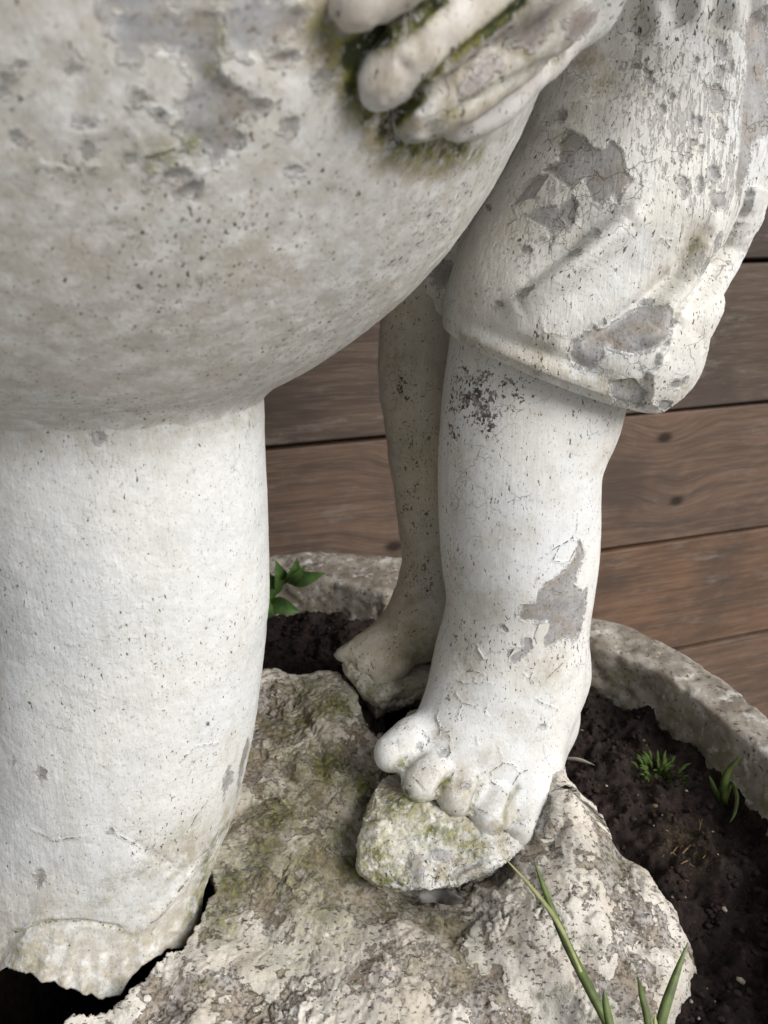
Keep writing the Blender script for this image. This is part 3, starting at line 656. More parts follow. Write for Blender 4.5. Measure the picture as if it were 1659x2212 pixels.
crk = cracks(V, S, [c1([(610, 690), (720, 660), (830, 610)]), c1([(970, 60), (960, 170), (945, 290)]), c1([(540, 540), (580, 590), (610, 660)]), c1([(160, 720), (340, 750), (430, 730)]), c1([(840, 1290), (870, 1220), (860, 1180)])])
mos = seg_stain(V, S, [(c1([(600, 700), (720, 665), (850, 610)]), 4, .7), (c1([(150, 730), (340, 750), (440, 735)]), 4, .35), (c1([(960, 60), (950, 200), (940, 300)]), 4, .4), ([(700, 60), (750, 160), (790, 250), (850, 320), (960, 345), (1040, 330)], 5, .85), ([(770, 120), (790, 110), (880, 60), (960, -10)], 5, 3.0), ([(845, 268), (900, 205), (1000, 112)], 5, 3.0), ([(830, 290), (900, 320), (1000, 325)], 4, 1.4), ([(760, 150), (765, 210), (800, 250)], 4, 1.6)])
dirt = np.maximum(.22 * sstep(.62, .57, V[:, 2]), blobs(V, S, [(650, 600, 130, .42), (400, 640, 110, .28), (150, 760, 130, .42), (560, 740, 120, .4), (720, 300, 120, .4), (400, 380, 90, .3), (180, 200, 110, .5), (880, 400, 80, .3)]))
dirt = np.maximum(dirt, seg_stain(V, S, [([(690, 40), (745, 160), (790, 260), (870, 335), (980, 345)], 11, .95)]))
V = V + N * (.0022 * fbm(V, 9, 2, .45, 51) + .0004 * fbm(V, 80, 4, .55, 52) - .0009 * sstep(-.3, .3, chp) )[:, None]
o = mk('round_vessel', V, F, M_vessel, statue, {'chip': chp, 'crack': crk, 'moss': mos, 'dirt': dirt, 'splash': np.zeros(len(V))}); tag(o, 'big round bellied vessel with grey bare patches')
SV = S

def sdf_mesh(fn, lo, hi, h, sub, it=2):
    V, F = nets(fn, lo, hi, h); V = smooth(V, F, it, .5)
    for s in range(sub):
        V, F = subdivide(V, F); V = smooth(V, F, 2, .5)
    return V, F

# hand spread on the vessel
def on_v(x, y, r, lift=.35):
    h = SV.hit(x, y); p = h[0]; d = CAM - p; return np.r_[p + d / np.linalg.norm(d) * (lift * plen(r, p)), plen(r, p) * .97]
def hp(x, y, Y, r): p = at(x, y, Y); return np.r_[p, plen(r, p)]
f_y = lambda x, y: SV.hit(x, y)[0][1]
FING = [[on_v(764, 18, 64, .6), on_v(840, -48, 74, .7), hp(960, -140, f_y(900, 20) - .010, 80), hp(1120, -260, f_y(900, 20) - .002, 88)],
        [on_v(820, 184, 64, .75), on_v(892, 116, 74, .9), on_v(1000, 26, 80, .95), hp(1150, -95, f_y(1000, 60) + .002, 84)],
        [on_v(895, 256, 60, .7), on_v(975, 204, 75, .9), on_v(1085, 116, 82, .95), hp(1200, 14, f_y(1060, 120) + .006, 82)],
        [on_v(980, 276, 40, .5), on_v(1045, 240, 50, .6), on_v(1118, 176, 54, .7), hp(1208, 80, f_y(1130, 190) + .008, 56), hp(1268, -10, f_y(1130, 190) + .02, 62)]]
FK = [catmull(np.array(k), 4) for k in FING]
wr = hp(1370, -330, .29, 150); el = np.array([.27, .36, .90, .048]); sh = np.array([.26, .50, 1.03, .055])
def hand_sdf(P):
    d = None
    for k in FK:
        e = sd_chain(P, k); d = e if d is None else smin(d, e, .0018)
    palm = np.minimum(cap(P, FING[0][-1][:3], FING[3][-1][:3] + [0, .004, .004], .0125, .0105), np.minimum(cap(P, FING[1][-1][:3], wr[:3], .013, .021), cap(P, FING[3][-1][:3], wr[:3], .011, .019)))
    d = smin(d, palm, .012)
    th_ = cap(P, wr[:3] + [-.03, -.01, .01], FING[0][-1][:3] + [-.02, .0, .045], .014, .010)
    d = smin(d, th_, .012)
    return smin(d, cap(P, wr[:3], el[:3], .026, .040), .014)
V, F = sdf_mesh(hand_sdf, (-.09, .10, .66), (.33, .45, .95), .0032, 1)
S = Surf(V, F); N = normals(V, F)
V = folds(V, N, S, [([(850, 255), (930, 175), (1030, 90), (1140, 0)], -2.5, 1.8), ([(800, 100), (870, 55), (950, -5)], -2.5, 1.8), ([(1215, 118), (1110, 178), (1005, 232), (930, 285)], -1.6, 2.2), ([(862, 128), (885, 155), (890, 175)], -1.2, 1.6), ([(925, 265), (935, 290), (925, 310)], -.9, 1.6), ([(1000, 275), (1015, 300)], -.7, 1.5), ([(945, 85), (985, 110)], -.8, 2)])
V = V + N * (.0012 * fbm(V, 35, 3, .5, 61) + .0005 * fbm(V, 150, 3, .5, 62))[:, None]
mos = seg_stain(V, S, [([(780, 130), (800, 100), (860, 62), (950, -5)], 2.5, 2.6), ([(845, 268), (900, 205), (1000, 112), (1130, 5)], 2.3, 2.6), ([(1215, 118), (1110, 178), (1005, 232), (930, 285)], 2.4, .7), ([(850, 300), (960, 320), (1010, 305)], 3, .6)])
dirt = blobs(V, S, [(1000, 200, 160, .8), (1150, 100, 130, .9), (1250, 60, 90, .9), (830, 200, 60, .6), (900, 120, 80, .5), (1050, 40, 90, .6), (960, 300, 70, .9), (900, 280, 60, .8)])
chp = chips(V, S, [oval(1040, 160, 60, 22, -38), oval(1150, 70, 60, 25, -38), oval(1250, 50, 50, 30, -50)])
o = mk('hand', V, F, paint('painted_stone_hand', white=(.60, .54, .475), grey=(.36, .32, .31), stain_amt=.6, small=.67), statue, {'chip': chp, 'crack': np.full(len(V), 10.), 'moss': mos, 'dirt': dirt, 'splash': np.zeros(len(V))}); tag(o, 'hand and forearm laid over the vessel, fingers pointing down')

# front leg with bare foot
LEG = chain([(1165, 640, .485, 175), (1160, 740, .482, 188), (1152, 860, .478, 196), (1135, 930, .474, 186), (1121, 1000, .470, 176), (1118, 1100, .466, 173), (1121, 1200, .462, 168), (1122, 1290, .459, 153), (1115, 1370, .456, 139), (1108, 1420, .454, 136)])
ank = at(1105, 1440, .450)
toes_base = [hp(945, 1585, .415, 66), hp(957, 1652, .392, 58), hp(1020, 1684, .390, 55), hp(1083, 1712, .388, 54), hp(1143, 1726, .391, 50)]
toes_tip = [hp(846, 1628, .395, 42), hp(908, 1690, .380, 44), hp(986, 1722, .375, 42), hp(1056, 1762, .371, 44), hp(1122, 1790, .373, 37)]
def leg_sdf(P):
    d = sd_chain(P, LEG)
    heel = cap(P, at(1115, 1430, .470), at(1125, 1540, .475), .040, .034); d = smin(d, heel, .02)
    foot = None
    for b, r0 in zip(toes_base, (.036, .036, .036, .035, .033)):
        a = ank + (b[:3] - at(1035, 1655, .398)) * .45
        e = cap(P, a, b[:3] + [0, 0, -.003], r0 - .003, b[3] - .003); foot = e if foot is None else smin(foot, e, .022)
    foot = smin(foot, cap(P, at(1150, 1560, .455), toes_base[4][:3], .030, .015), .012)
    d = smin(d, foot, .026)
    for i, (b, t) in enumerate(zip(toes_base, toes_tip)):
        m = b * .45 + t * .55; m = m.copy(); m[2] += .003 if i else .004
        e = np.minimum(cap(P, b[:3], m[:3], b[3] * .85, m[3] * .92), cap(P, m[:3], t[:3], m[3] * .92, t[3]))
        d = smin(d, e, .0020 if i else .005)
    return d
V, F = sdf_mesh(leg_sdf, (-.03, .33, .27), (.19, .56, .67), .0028, 1)
S = Surf(V, F)
V, F = subdivide(V, F); V = smooth(V, F, 1, .4)
N = normals(V, F)
shin = [c5([(845, 770), (860, 830), (845, 900), (820, 960), (855, 990), (873, 975), (872, 1060), (845, 1160), (815, 1210), (790, 1190), (720, 1225), (690, 1230), (690, 1180), (710, 1120), (650, 1120), (600, 1115), (575, 1100), (600, 1045), (650, 1045), (665, 990), (690, 960), (740, 930), (790, 890), (820, 850)]),
        c5([(545, 1250), (600, 1235), (605, 1190), (635, 1192), (642, 1235), (600, 1258), (570, 1292), (543, 1297)]), c6(oval(695, 620, 26, 34, 60)), c6(oval(560, 580, 14, 20)), c6(oval(1242, 478, 16, 10)), c6(oval(590, 545, 30, 12, 70)), c6(oval(815, 808, 26, 10)), c6(oval(700, 325, 18, 8, 20)), c5(oval(515, 1150, 22, 12, 40))]
chp = chips(V, S, shin)
cl = [c5([(835, 650), (830, 720), (805, 765), (850, 775)]), c5([(805, 765), (740, 800), (670, 850)]), c5([(740, 860), (800, 862), (830, 800)]), c5([(730, 850), (760, 790)]), c5([(650, 960), (680, 910), (720, 880)])]
cl += [c6(l) for l in ([(820, 180), (850, 170), (910, 190)], [(765, 225), (800, 245), (880, 240), (950, 240)], [(850, 240), (860, 210)], [(750, 300), (790, 350), (760, 420)], [(790, 350), (865, 370)], [(660, 390), (645, 430), (665, 480), (660, 530)], [(665, 480), (710, 515), (725, 560)], [(930, 365), (915, 390), (930, 420)],
                         [(990, 600), (1010, 650), (1010, 690), (945, 730), (950, 790)], [(1010, 680), (1070, 690), (1105, 740), (1070, 800), (1050, 900)], [(1105, 740), (1150, 720)], [(870, 540), (875, 580)], [(1200, 330), (1240, 355), (1320, 380), (1315, 410)], [(1150, 170), (1190, 150), (1170, 210), (1185, 240)], [(1230, 250), (1290, 190), (1370, 110)],
                         [(515, 760), (580, 830)], [(720, 790), (740, 740), (790, 725)], [(1040, 1040), (1080, 1010), (1140, 1030)], [(860, 980), (880, 940), (960, 970)], [(870, 30), (880, 70), (915, 105)], [(1130, 190), (1180, 230)], [(980, 860), (1010, 820), (950, 790), (1000, 830), (1040, 860)], [(940, 720), (870, 760), (900, 820)])]
crk = cracks(V, S, cl)
mos = seg_stain(V, S, [(c6([(300, 740), (400, 740), (470, 670)]), 4, .9), (c6([(440, 780), (500, 880), (600, 920), (700, 960), (800, 1010), (870, 1100)]), 5, 1.0), (c6([(640, 900), (660, 830), (720, 770)]), 3.2, 1.0), (c6([(820, 1000), (850, 900), (890, 800)]), 2.8, .95), (c6([(1030, 1000), (1050, 900), (1100, 820)]), 2.4, .7), (c6([(960, 1080), (1010, 1050), (1090, 1130)]), 3, .7)])
dirt = blobs(V, S, [(1000, 1420, 60, .6), (990, 1500, 60, .45), (1060, 1300, 60, .35), (1180, 1450, 70, .5), (985, 1700, 70, .8), (1090, 1780, 70, .8), (900, 1660, 50, .6), (1050, 1640, 60, .4), (1120, 1560, 60, .3), (960, 1600, 50, .5), (985, 1100, 50, .35), (990, 1250, 60, .5)])
spl = blobs(V, S, [(1040, 870, 75, 1.0), (1000, 850, 60, 1.0), (1100, 840, 50, .8), (985, 940, 45, .6), (970, 1000, 30, .4), (1000, 1380, 60, .35)])
toe_creases = [(c6([(455, 800), (470, 720), (540, 650), (600, 620)]), -1.6, 2.0), (c6([(640, 900), (655, 840), (700, 770), (740, 730)]), -1.6, 1.8), (c6([(830, 1000), (850, 900), (890, 810)]), -1.7, 1.8), (c6([(1030, 990), (1050, 900), (1090, 800)]), -1.6, 1.8), (c6([(330, 560), (420, 560), (430, 600)]), -.9, 1.6), (c6([(520, 770), (575, 830)]), -.8, 1.2), (c6([(1050, 1035), (1090, 1010), (1140, 1035)]), -.7, 1.3)]
V = folds(V, N, S, toe_creases)
V = V + N * (.0010 * fbm(V, 20, 2, .4, 71) + .00012 * fbm(V, 120, 3, .55, 72) - .0008 * sstep(-.3, .3, chp))[:, None]
o = mk('leg', V, F, M_leg, statue, {'chip': chp, 'crack': crk, 'moss': mos, 'dirt': dirt, 'splash': spl}); tag(o, 'sturdy front leg with cracked bare foot and grey bare patch above the ankle'); frontleg = o; SL = S

# rear leg with foot
RL = chain([(925, 560, .56, 92), (915, 700, .558, 94), (912, 800, .555, 98), (918, 900, .550, 92), (924, 1000, .545, 82), (930, 1100, .540, 74), (932, 1190, .535, 64), (930, 1260, .530, 61), (925, 1310, .525, 66)])
RF = chain([(935, 1325, .525, 80), (897, 1362, .515, 70), (850, 1385, .508, 54), (800, 1400, .505, 38), (757, 1411, .505, 22), (732, 1415, .507, 13)])
def rleg_sdf(P):
    d = smin(sd_chain(P, RL), sd_chain(P, RF), .022)
    d = smin(d, cap(P, at(940, 1340, .55), at(950, 1400, .555), .030, .026), .02)
    for a, b, r in (((830, 1415, .496), (790, 1436, .494), .009), ((860, 1435, .490), (822, 1462, .488), .009)):
        d = smin(d, cap(P, at(*a), at(*b), r * 1.25, r), .005)
    return d
V, F = sdf_mesh(rleg_sdf, (-.09, .44, .27), (.12, .63, .74), .0032, 1)
S = Surf(V, F); N = normals(V, F)
crk = cracks(V, S, [[(760, 1400), (770, 1425), (800, 1440)], [(800, 1350), (795, 1380), (770, 1400)], [(840, 1420), (830, 1450)]])
mos = blobs(V, S, [(900, 1400, 40, .5), (870, 1480, 40, .6), (800, 1480, 30, .5), (890, 960, 40, .3)])
dirt = blobs(V, S, [(880, 1400, 80, .9), (850, 1480, 60, .9), (900, 1280, 60, .5), (880, 1000, 120, .35), (900, 780, 100, .35)])  # the leg's own grime, raised to darken it as shade would
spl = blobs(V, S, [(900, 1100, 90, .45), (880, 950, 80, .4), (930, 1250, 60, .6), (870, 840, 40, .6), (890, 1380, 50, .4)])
V = V + N * (.0014 * fbm(V, 24, 3, .5, 81) + .0005 * fbm(V, 120, 4, .55, 82))[:, None]
o = mk('leg', V, F, paint('painted_stone_rear_leg_shaded', white=(.60, .55, .45), cool=(.52, .51, .46), stain=(.34, .29, .20), stain_amt=.75), statue, {'chip': np.full(len(V), -10.), 'crack': crk, 'moss': mos, 'dirt': dirt, 'splash': spl}); tag(o, 'rear leg in shade behind, foot pointing sideways')  # dirtier paint than the front leg, with shade worked into its darker colours

# broken slabs under the feet
def slab(name, pts, label, seed, h=.0028, sub=1, rnd=.0018, amp=.0018):
    bm = bmesh.new()
    for p in pts: bm.verts.new(p)
    bmesh.ops.convex_hull(bm, input=bm.verts); bm.normal_update()
    cen = np.mean(pts, 0); PL = []
    for f in bm.faces:
        n = np.array(f.normal); c = np.array(f.calc_center_median())
        if n @ (c - cen) < 0: n = -n
        PL.append((n, n @ c))
    bm.free()
    def sdf(P):
        d = np.full(len(P), -1.0)
        for n, c in PL: d = -smin(-d, -(P @ n - c), rnd)
        return d
    A = np.array(pts); V, F = sdf_mesh(sdf, A.min(0) - .012, A.max(0) + .012, h, sub)
    N = normals(V, F); wz = V + np.stack([fbm(V, 70, 3, .5, s + seed) for s in (11, 12, 13)], 1) * .006
    V = V + N * (.0024 * fbm(V, 30, 3, .5, seed + 5))[:, None]; pl = fbm(wz, 60, 4, .55, seed); V2 = V + N * (amp * terrace(pl, 3.4, .1) + .0007 * fbm(wz, 150, 4, .55, seed + 1))[:, None]
    return V2, F, pl
T_ = lambda x, y, Y: at(x, y, Y)
fp = [T_(808, 1690, .392), T_(775, 1800, .352), T_(768, 1850, .343), T_(772, 1890, .338), T_(850, 1930, .327), T_(905, 1932, .325), T_(965, 1922, .329), T_(1092, 1858, .349), T_(1112, 1838, .357), T_(1175, 1760, .395), T_(882, 1724, .372), T_(964, 1762, .365), T_(1044, 1798, .360)]
fp += [p - np.array([0, -.013, .013]) for p in fp[1:]] + [T_(1190, 1740, .46), T_(880, 1660, .45), T_(1190, 1760, .46) - np.array([0, 0, .04]), T_(880, 1680, .45) - np.array([0, 0, .05])]
V, F, pl = slab('slab', fp, '', 91)
S = Surf(V, F)
mos = np.maximum(blobs(V, S, [(810, 1850, 60, 1.0), (830, 1900, 50, .9), (800, 1760, 60, .8), (860, 1740, 60, 1.0), (930, 1790, 45, 1.0), (970, 1800, 40, .9), (1020, 1825, 40, .9), (790, 1710, 50, .9), (870, 1900, 35, .9)]), .12)
V, F = subdivide(V, F)
S = None
lay = .40 + .4 * np.r_[pl, np.zeros(len(V) - len(pl))]
mosv = np.zeros(len(V)); mosv[:len(mos)] = mos
# carry the marks over to the new points by nearest face corners
kd_pts = V[:len(mos)]
from mathutils.kdtree import KDTree
kt = KDTree(len(kd_pts)); [kt.insert(p, i) for i, p in enumerate(kd_pts)]; kt.balance()
near = np.array([kt.find(p)[1] for p in V[len(mos):]]); mosv[len(mos):] = mos[near]; lay[len(mos):] = .40 + .4 * pl[near]
V = V + normals(V, F) * (.0004 * fbm(V, 420, 3, .6, 95))[:, None]
sd_ = Surf(V, F); ls = [[(968, 1925), (975, 1890), (1040, 1858), (1092, 1845)], [(790, 1770), (860, 1800), (930, 1800)], [(905, 1930), (890, 1880), (860, 1850)], [(1000, 1840), (1050, 1830), (1090, 1835)]]
V = folds(V, normals(V, F), sd_, [(ls[0], -2.0, 1.8), (ls[1], -1.2, 2.0), (ls[2], -1.8, 2.2)])
dr_ = .35 + .4 * sstep(-.1, .4, fbm(V, 40, 3, .5, 98)); sk_ = chips(V, sd_, [oval(900, 1890, 22, 40), oval(1010, 1880, 40, 14, -25), oval(800, 1800, 14, 40), oval(960, 1850, 30, 12, 20)])
o = mk('foot_slab', V, F, paint('painted_stone_slab', white=(.77, .745, .66), stain_amt=.6, small=.70, rough_n=.55, craze=.9, speck_thr=.65), statue, {'chip': sk_, 'crack': cracks(V, sd_, ls), 'moss': mosv, 'dirt': dr_, 'splash': np.zeros(len(V))}); tag(o, 'broken mossy slab under the front foot')
rp = [T_(728, 1420, .499), T_(762, 1462, .482), T_(824, 1512, .465), T_(915, 1476, .478), T_(985, 1462, .49), T_(985, 1430, .54), T_(800, 1405, .54)]
rp += [p - np.array([0, -.004, .016]) for p in rp]
V, F, pl = slab('slab', rp, '', 97, .003, 1, .005, .002)
S = Surf(V, F)
mos = blobs(V, S, [(800, 1490, 40, .8), (870, 1480, 40, .6), (770, 1440, 30, .6)])
o = mk('foot_slab', V, F, M_rock, statue, {'lay': .35 + .4 * pl, 'moss': mos}); tag(o, 'broken slab under the rear foot')

# breeches
def tube(stations, nu, nv, depth=.92, hem=True):
    C_, Wv = [], []
    for (lx, ly), (rx, ry), Y in stations:
        l, r = at(lx, ly, Y), at(rx, ry, Y); C_.append((l + r) / 2); Wv.append((r - l) / 2)
    C_, Wv = catmull(np.array(C_), 10), catmull(np.array(Wv), 10)
    s0 = np.linspace(0, 1, len(C_)); s1 = np.linspace(0, 1, nv)
    C_ = np.stack([np.interp(s1, s0, C_[:, k]) for k in range(3)], 1); Wv = np.stack([np.interp(s1, s0, Wv[:, k]) for k in range(3)], 1)
    T_ = np.gradient(C_, axis=0); th = np.linspace(-math.pi, math.pi, nu, endpoint=False); rows = []
    for c, w, t in zip(C_, Wv, T_):
        e = np.cross(t, w); e /= np.linalg.norm(e)
        if e[1] > 0: e = -e
        e *= np.linalg.norm(w) * depth
        rows.append(c + np.cos(th)[:, None] * w + np.sin(th)[:, None] * e)
    if hem:
        a = rows[0]; c = C_[0]; ax = T_[0] / np.linalg.norm(T_[0]); pre = []
        for k, (sc, dn) in enumerate(((.55, .03), (.80, .012), (.86, .002), (.90, -.0025), (.94, -.004), (.975, -.0035), (.995, -.0015))):
            pre.append(c + (a - c) * sc + ax * dn)
        rows = pre + rows
    c = rows[-1].mean(0)
    for sc, up in ((.9, .006), (.6, .012), (.05, .014)): rows.append(c + (rows[-1] - c) * sc + np.array([0, 0, up]))
    V = np.concatenate(rows); F = lathe_grid(nu, len(rows)); N = normals(V, F)
    m = len(F) // 2
    if np.mean(np.einsum('ij,ij->i', N, V - V.mean(0))) < 0: F = F[:, ::-1].copy(); N = -N
    return V, F, N
V, F, N = tube([((957, 694), (1432, 866), .478), ((962, 640), (1490, 806), .478), ((985, 560), (1518, 705), .479), ((1015, 495), (1545, 602), .480), ((1060, 420), (1605, 485), .482), ((1110, 330), (1645, 390), .485), ((1150, 230), (1680, 260), .489), ((1190, 100), (1730, 100), .494), ((1230, -60), (1800, -80), .50), ((1230, -250), (1850, -250), .507)], 620, 470)
S = Surf(V, F)
V = folds(V, N, S, [(c3([(1000, 1060), (860, 1180), (740, 1290), (560, 1420), (440, 1490)]), 10, 7), (c3([(960, 1010), (800, 1110), (690, 1220), (500, 1360)]), -5.5, 5), (c3([(1060, 1250), (880, 1400), (700, 1520)]), -2.0, 10), (c3([(1330, 1140), (1220, 1340), (1060, 1480), (880, 1610), (720, 1680)]), -8.5, 6), (c3([(1420, 1000), (1340, 1200), (1230, 1400), (1100, 1560)]), 7, 9),
                    (c3([(1100, 1560), (1010, 1640), (860, 1690)]), -2.5, 4), (c3([(1150, 1500), (1120, 1620), (900, 1680)]), 5.0, 5), (c3([(1540, 1050), (1480, 1200), (1350, 1370), (1200, 1520), (1140, 1700)]), -6.5, 4), (c3([(1620, 1000), (1500, 1250), (1370, 1450), (1260, 1650)]), 6, 8), (c3([(1400, 1380), (1300, 1700), (1180, 1880)]), 3, 9),
                    (c3([(1040, 1820), (1110, 1700), (1200, 1560)]), 3.0, 7), (c3([(180, 1620), (400, 1720), (700, 1840), (950, 1930), (1120, 1965)]), 2.8, 5), (c3([(170, 1560), (420, 1670), (680, 1760), (860, 1830)]), -2.6, 5),
                    (c3([(1030, 60), (1040, 120), (1045, 170)]), -6, 5), (c3([(1220, -40), (1240, 60), (1265, 110)]), -8, 8), (c3([(1330, -60), (1300, 50), (1290, 110)]), 4, 8), (c3([(1400, -60), (1400, 60), (1370, 140)]), -4, 7), (c3([(1130, -60), (1130, 40), (1120, 130)]), 5, 9), (c3([(1590, -20), (1600, 60), (1620, 120)]), -5, 5), (c3([(1480, -60), (1500, 60), (1480, 160)]), 4, 9),
                    (c3([(880, 60), (900, 300), (850, 520)]), -3, 14), (c3([(1000, 300), (930, 700), (960, 1000)]), 3, 16)])
flap = chips(V, S, [c3([(1560, 900), (1540, 1050), (1480, 1200), (1400, 1300), (1290, 1420), (1200, 1540), (1130, 1660), (1060, 1800), (1050, 1940), (1120, 1975), (1250, 1880), (1320, 1650), (1390, 1380), (1540, 1150), (1640, 930)])])
V = V + N * (.0042 * sstep(-.7, .7, flap + 2.2 * fbm(V, 90, 3, .6, 105)))[:, None]
bp = [c3(l) for l in ([(620, 860), (560, 830), (600, 800), (640, 790), (640, 700), (700, 640), (760, 660), (800, 720), (850, 740), (900, 690), (930, 720), (960, 760), (970, 850), (1010, 880), (960, 940), (930, 1000), (900, 960), (850, 1000), (800, 980), (760, 870), (700, 930), (640, 880)],
                        [(640, 1000), (710, 950), (730, 1000), (715, 1080), (640, 1130), (610, 1180), (580, 1110), (520, 1080), (480, 1050), (560, 1010)], [(400, 1000), (520, 960), (600, 850), (520, 860), (440, 960)],
                        oval(655, 565, 26, 34), oval(715, 1240, 50, 20, -20), oval(480, 1210, 30, 24), oval(358, 1480, 26, 17), oval(490, 1425, 60, 18, -25), oval(825, 1140, 20, 22), oval(740, 790, 60, 40),
                        [(700, 1720), (720, 1660), (780, 1620), (900, 1600), (1010, 1520), (1100, 1490), (1160, 1480), (1180, 1540), (1200, 1560), (1150, 1640), (1080, 1690), (990, 1720), (880, 1690), (840, 1760), (790, 1800), (720, 1770)],
                        [(1540, 130), (1659, 20), (1659, 640), (1590, 700), (1520, 960), (1500, 900), (1540, 560), (1560, 300)], oval(1430, 240, 24, 42), oval(1250, 905, 24, 48), oval(1400, 970, 40, 45), oval(1410, 470, 42, 60), oval(1320, 590, 18, 30), oval(1300, 690, 22, 22), oval(1230, 870, 18, 22), oval(1080, 390, 36, 20, 20), oval(1140, 530, 20, 24),
                        oval(1440, 630, 20, 50), oval(1400, 840, 26, 40), oval(1330, 900, 14, 40), oval(1290, 580, 12, 34), oval(1420, 350, 30, 30), oval(1310, 290, 16, 20), oval(1190, 470, 18, 16), oval(1340, 720, 20, 16), oval(1480, 330, 14, 30), oval(1070, 350, 30, 12, 30), oval(1020, 320, 24, 12, 20),
                        [(900, 1850), (1000, 1830), (1060, 1900), (1050, 1970), (940, 1960), (880, 1900)], oval(1130, 1940, 40, 24), oval(1180, 1850, 30, 20, -20), oval(1400, 1180, 34, 80, 20), oval(1330, 1290, 24, 60, 25), oval(1440, 1220, 14, 14), oval(1100, 1470, 30, 18, -40), oval(1030, 1470, 14, 10), oval(1210, 1830, 26, 14, -60), oval(300, 1010, 14, 18), oval(870, 1570, 14, 18), oval(820, 1600, 18, 14))]
chp = chips(V, S, bp)
crk = cracks(V, S, [c3(l) for l in ([(740, 1270), (690, 1300), (580, 1380), (500, 1430), (400, 1500)], [(890, 1100), (960, 1100), (1000, 1050)], [(1340, 1140), (1290, 1250), (1220, 1340), (1130, 1430), (1000, 1540)], [(560, 1540), (570, 1620), (690, 1630)], [(570, 1620), (510, 1640)], [(1150, 1160), (1180, 1200), (1140, 1240)], [(1220, 1200), (1240, 1280), (1200, 1350)],
                      [(1540, 1050), (1500, 1150), (1470, 1180), (1400, 1300)], [(1190, 1680), (1170, 1740), (1150, 1850)], [(1130, 1780), (1120, 1840), (1080, 1920)], [(1560, 1000), (1520, 1100), (1530, 1180)], [(1250, 1740), (1260, 1800), (1240, 1850)], [(850, 1660), (930, 1640), (1000, 1610), (1060, 1590)], [(730, 1670), (850, 1660)], [(1590, 20), (1610, 90), (1620, 130)], [(1380, 150), (1400, 100), (1450, 80)],
                      [(1110, 1220), (1140, 1160), (1190, 1170)], [(640, 1060), (700, 1120), (720, 1090)], [(420, 1000), (440, 1060), (400, 1090)], [(1640, 200), (1600, 330), (1620, 380)])])
mos = seg_stain(V, S, [(c3([(1310, 1160), (1260, 1280), (1210, 1350), (1120, 1440)]), 3, .8), (c3([(520, 1770), (700, 1840), (900, 1860)]), 3, .35), (c3([(1040, 60), (1045, 170)]), 3, .8), (c3([(1230, 20), (1260, 110)]), 4, .5), (c3([(900, 1830), (1000, 1850)]), 4, .5), (c3([(690, 640), (660, 700)]), 3, .6)])
dirt = np.maximum(blobs(V, S, [(1260, 130, 70, .8), (1290, 180, 60, .7), (1150, 290, 80, .55), (1220, 260, 60, .6), (1240, 510, 60, .5), (1100, 480, 50, .3), (1180, 780, 90, .5), (1330, 830, 70, .6), (1500, 520, 60, .6), (1440, 600, 60, .4), (1560, 60, 60, .4)]), seg_stain(V, S, [(c3([(760, 1280), (900, 1150), (1000, 1030)]), 7, .7), (c3([(180, 1640), (500, 1760), (850, 1870)]), 4, .7)]))
V = V + N * (.0014 * fbm(V, 18, 2, .4, 101) + .00022 * fbm(V, 110, 4, .55, 102) - .0009 * sstep(-.3, .3, chp))[:, None]
skz = blobs(V, S, [(1480, 260, 130, 1.0), (1560, 380, 120, .9), (1400, 180, 90, .8), (1600, 200, 110, 1.0), (1200, 420, 90, .75), (1150, 520, 60, .5), (1290, 390, 80, .6), (1520, 560, 60, .5)])
o = mk('breeches_leg', V, F, M_cloth, statue, {'streaks': skz, 'chip': chp, 'crack': crk, 'moss': mos, 'dirt': dirt, 'splash': np.zeros(len(V))}); tag(o, 'creased knee breeches on the front leg, paint peeled to grey'); breeches = o
V, F, N = tube([((826, 690), (1020, 712), .56), ((838, 610), (1065, 630), .562), ((850, 470), (1110, 490), .565), ((870, 300), (1190, 310), .568), ((900, 60), (1290, 60), .57), ((930, -250), (1390, -250), .575)], 200, 160)
S = Surf(V, F)
V = V + N * (.002 * fbm(V, 18, 3, .5, 111) + .0006 * fbm(V, 110, 4, .55, 112))[:, None]
chp = chips(V, S, [oval(955, 590, 26, 34), oval(930, 560, 30, 30)])
o = mk('breeches_leg', V, F, M_cloth, statue, {'chip': chp, 'crack': np.full(len(V), 10.), 'moss': np.zeros(len(V)), 'dirt': np.full(len(V), .35), 'splash': np.zeros(len(V))}); tag(o, 'breeches on the rear leg, in shade')
# trunk of the figure above
def torso_sdf(P):
    d = ell(P, (.155, .52, .82), (.135, .095, .10)); d = smin(d, ell(P, (.135, .54, .95), (.115, .085, .15)), .05)
    return smin(d, cap(P, sh[:3], el[:3], .050, .042), .03)
V, F = sdf_mesh(torso_sdf, (-.03, .29, .70), (.36, .68, 1.14), .006, 1); N = normals(V, F)
V = V + N * (.003 * fbm(V, 22, 3, .5, 121))[:, None]
z_ = np.zeros(len(V)); o = mk('trunk', V, F, M_cloth, statue, {'chip': z_ - 10, 'crack': z_ + 10, 'moss': z_, 'dirt': z_ + .2, 'splash': z_})

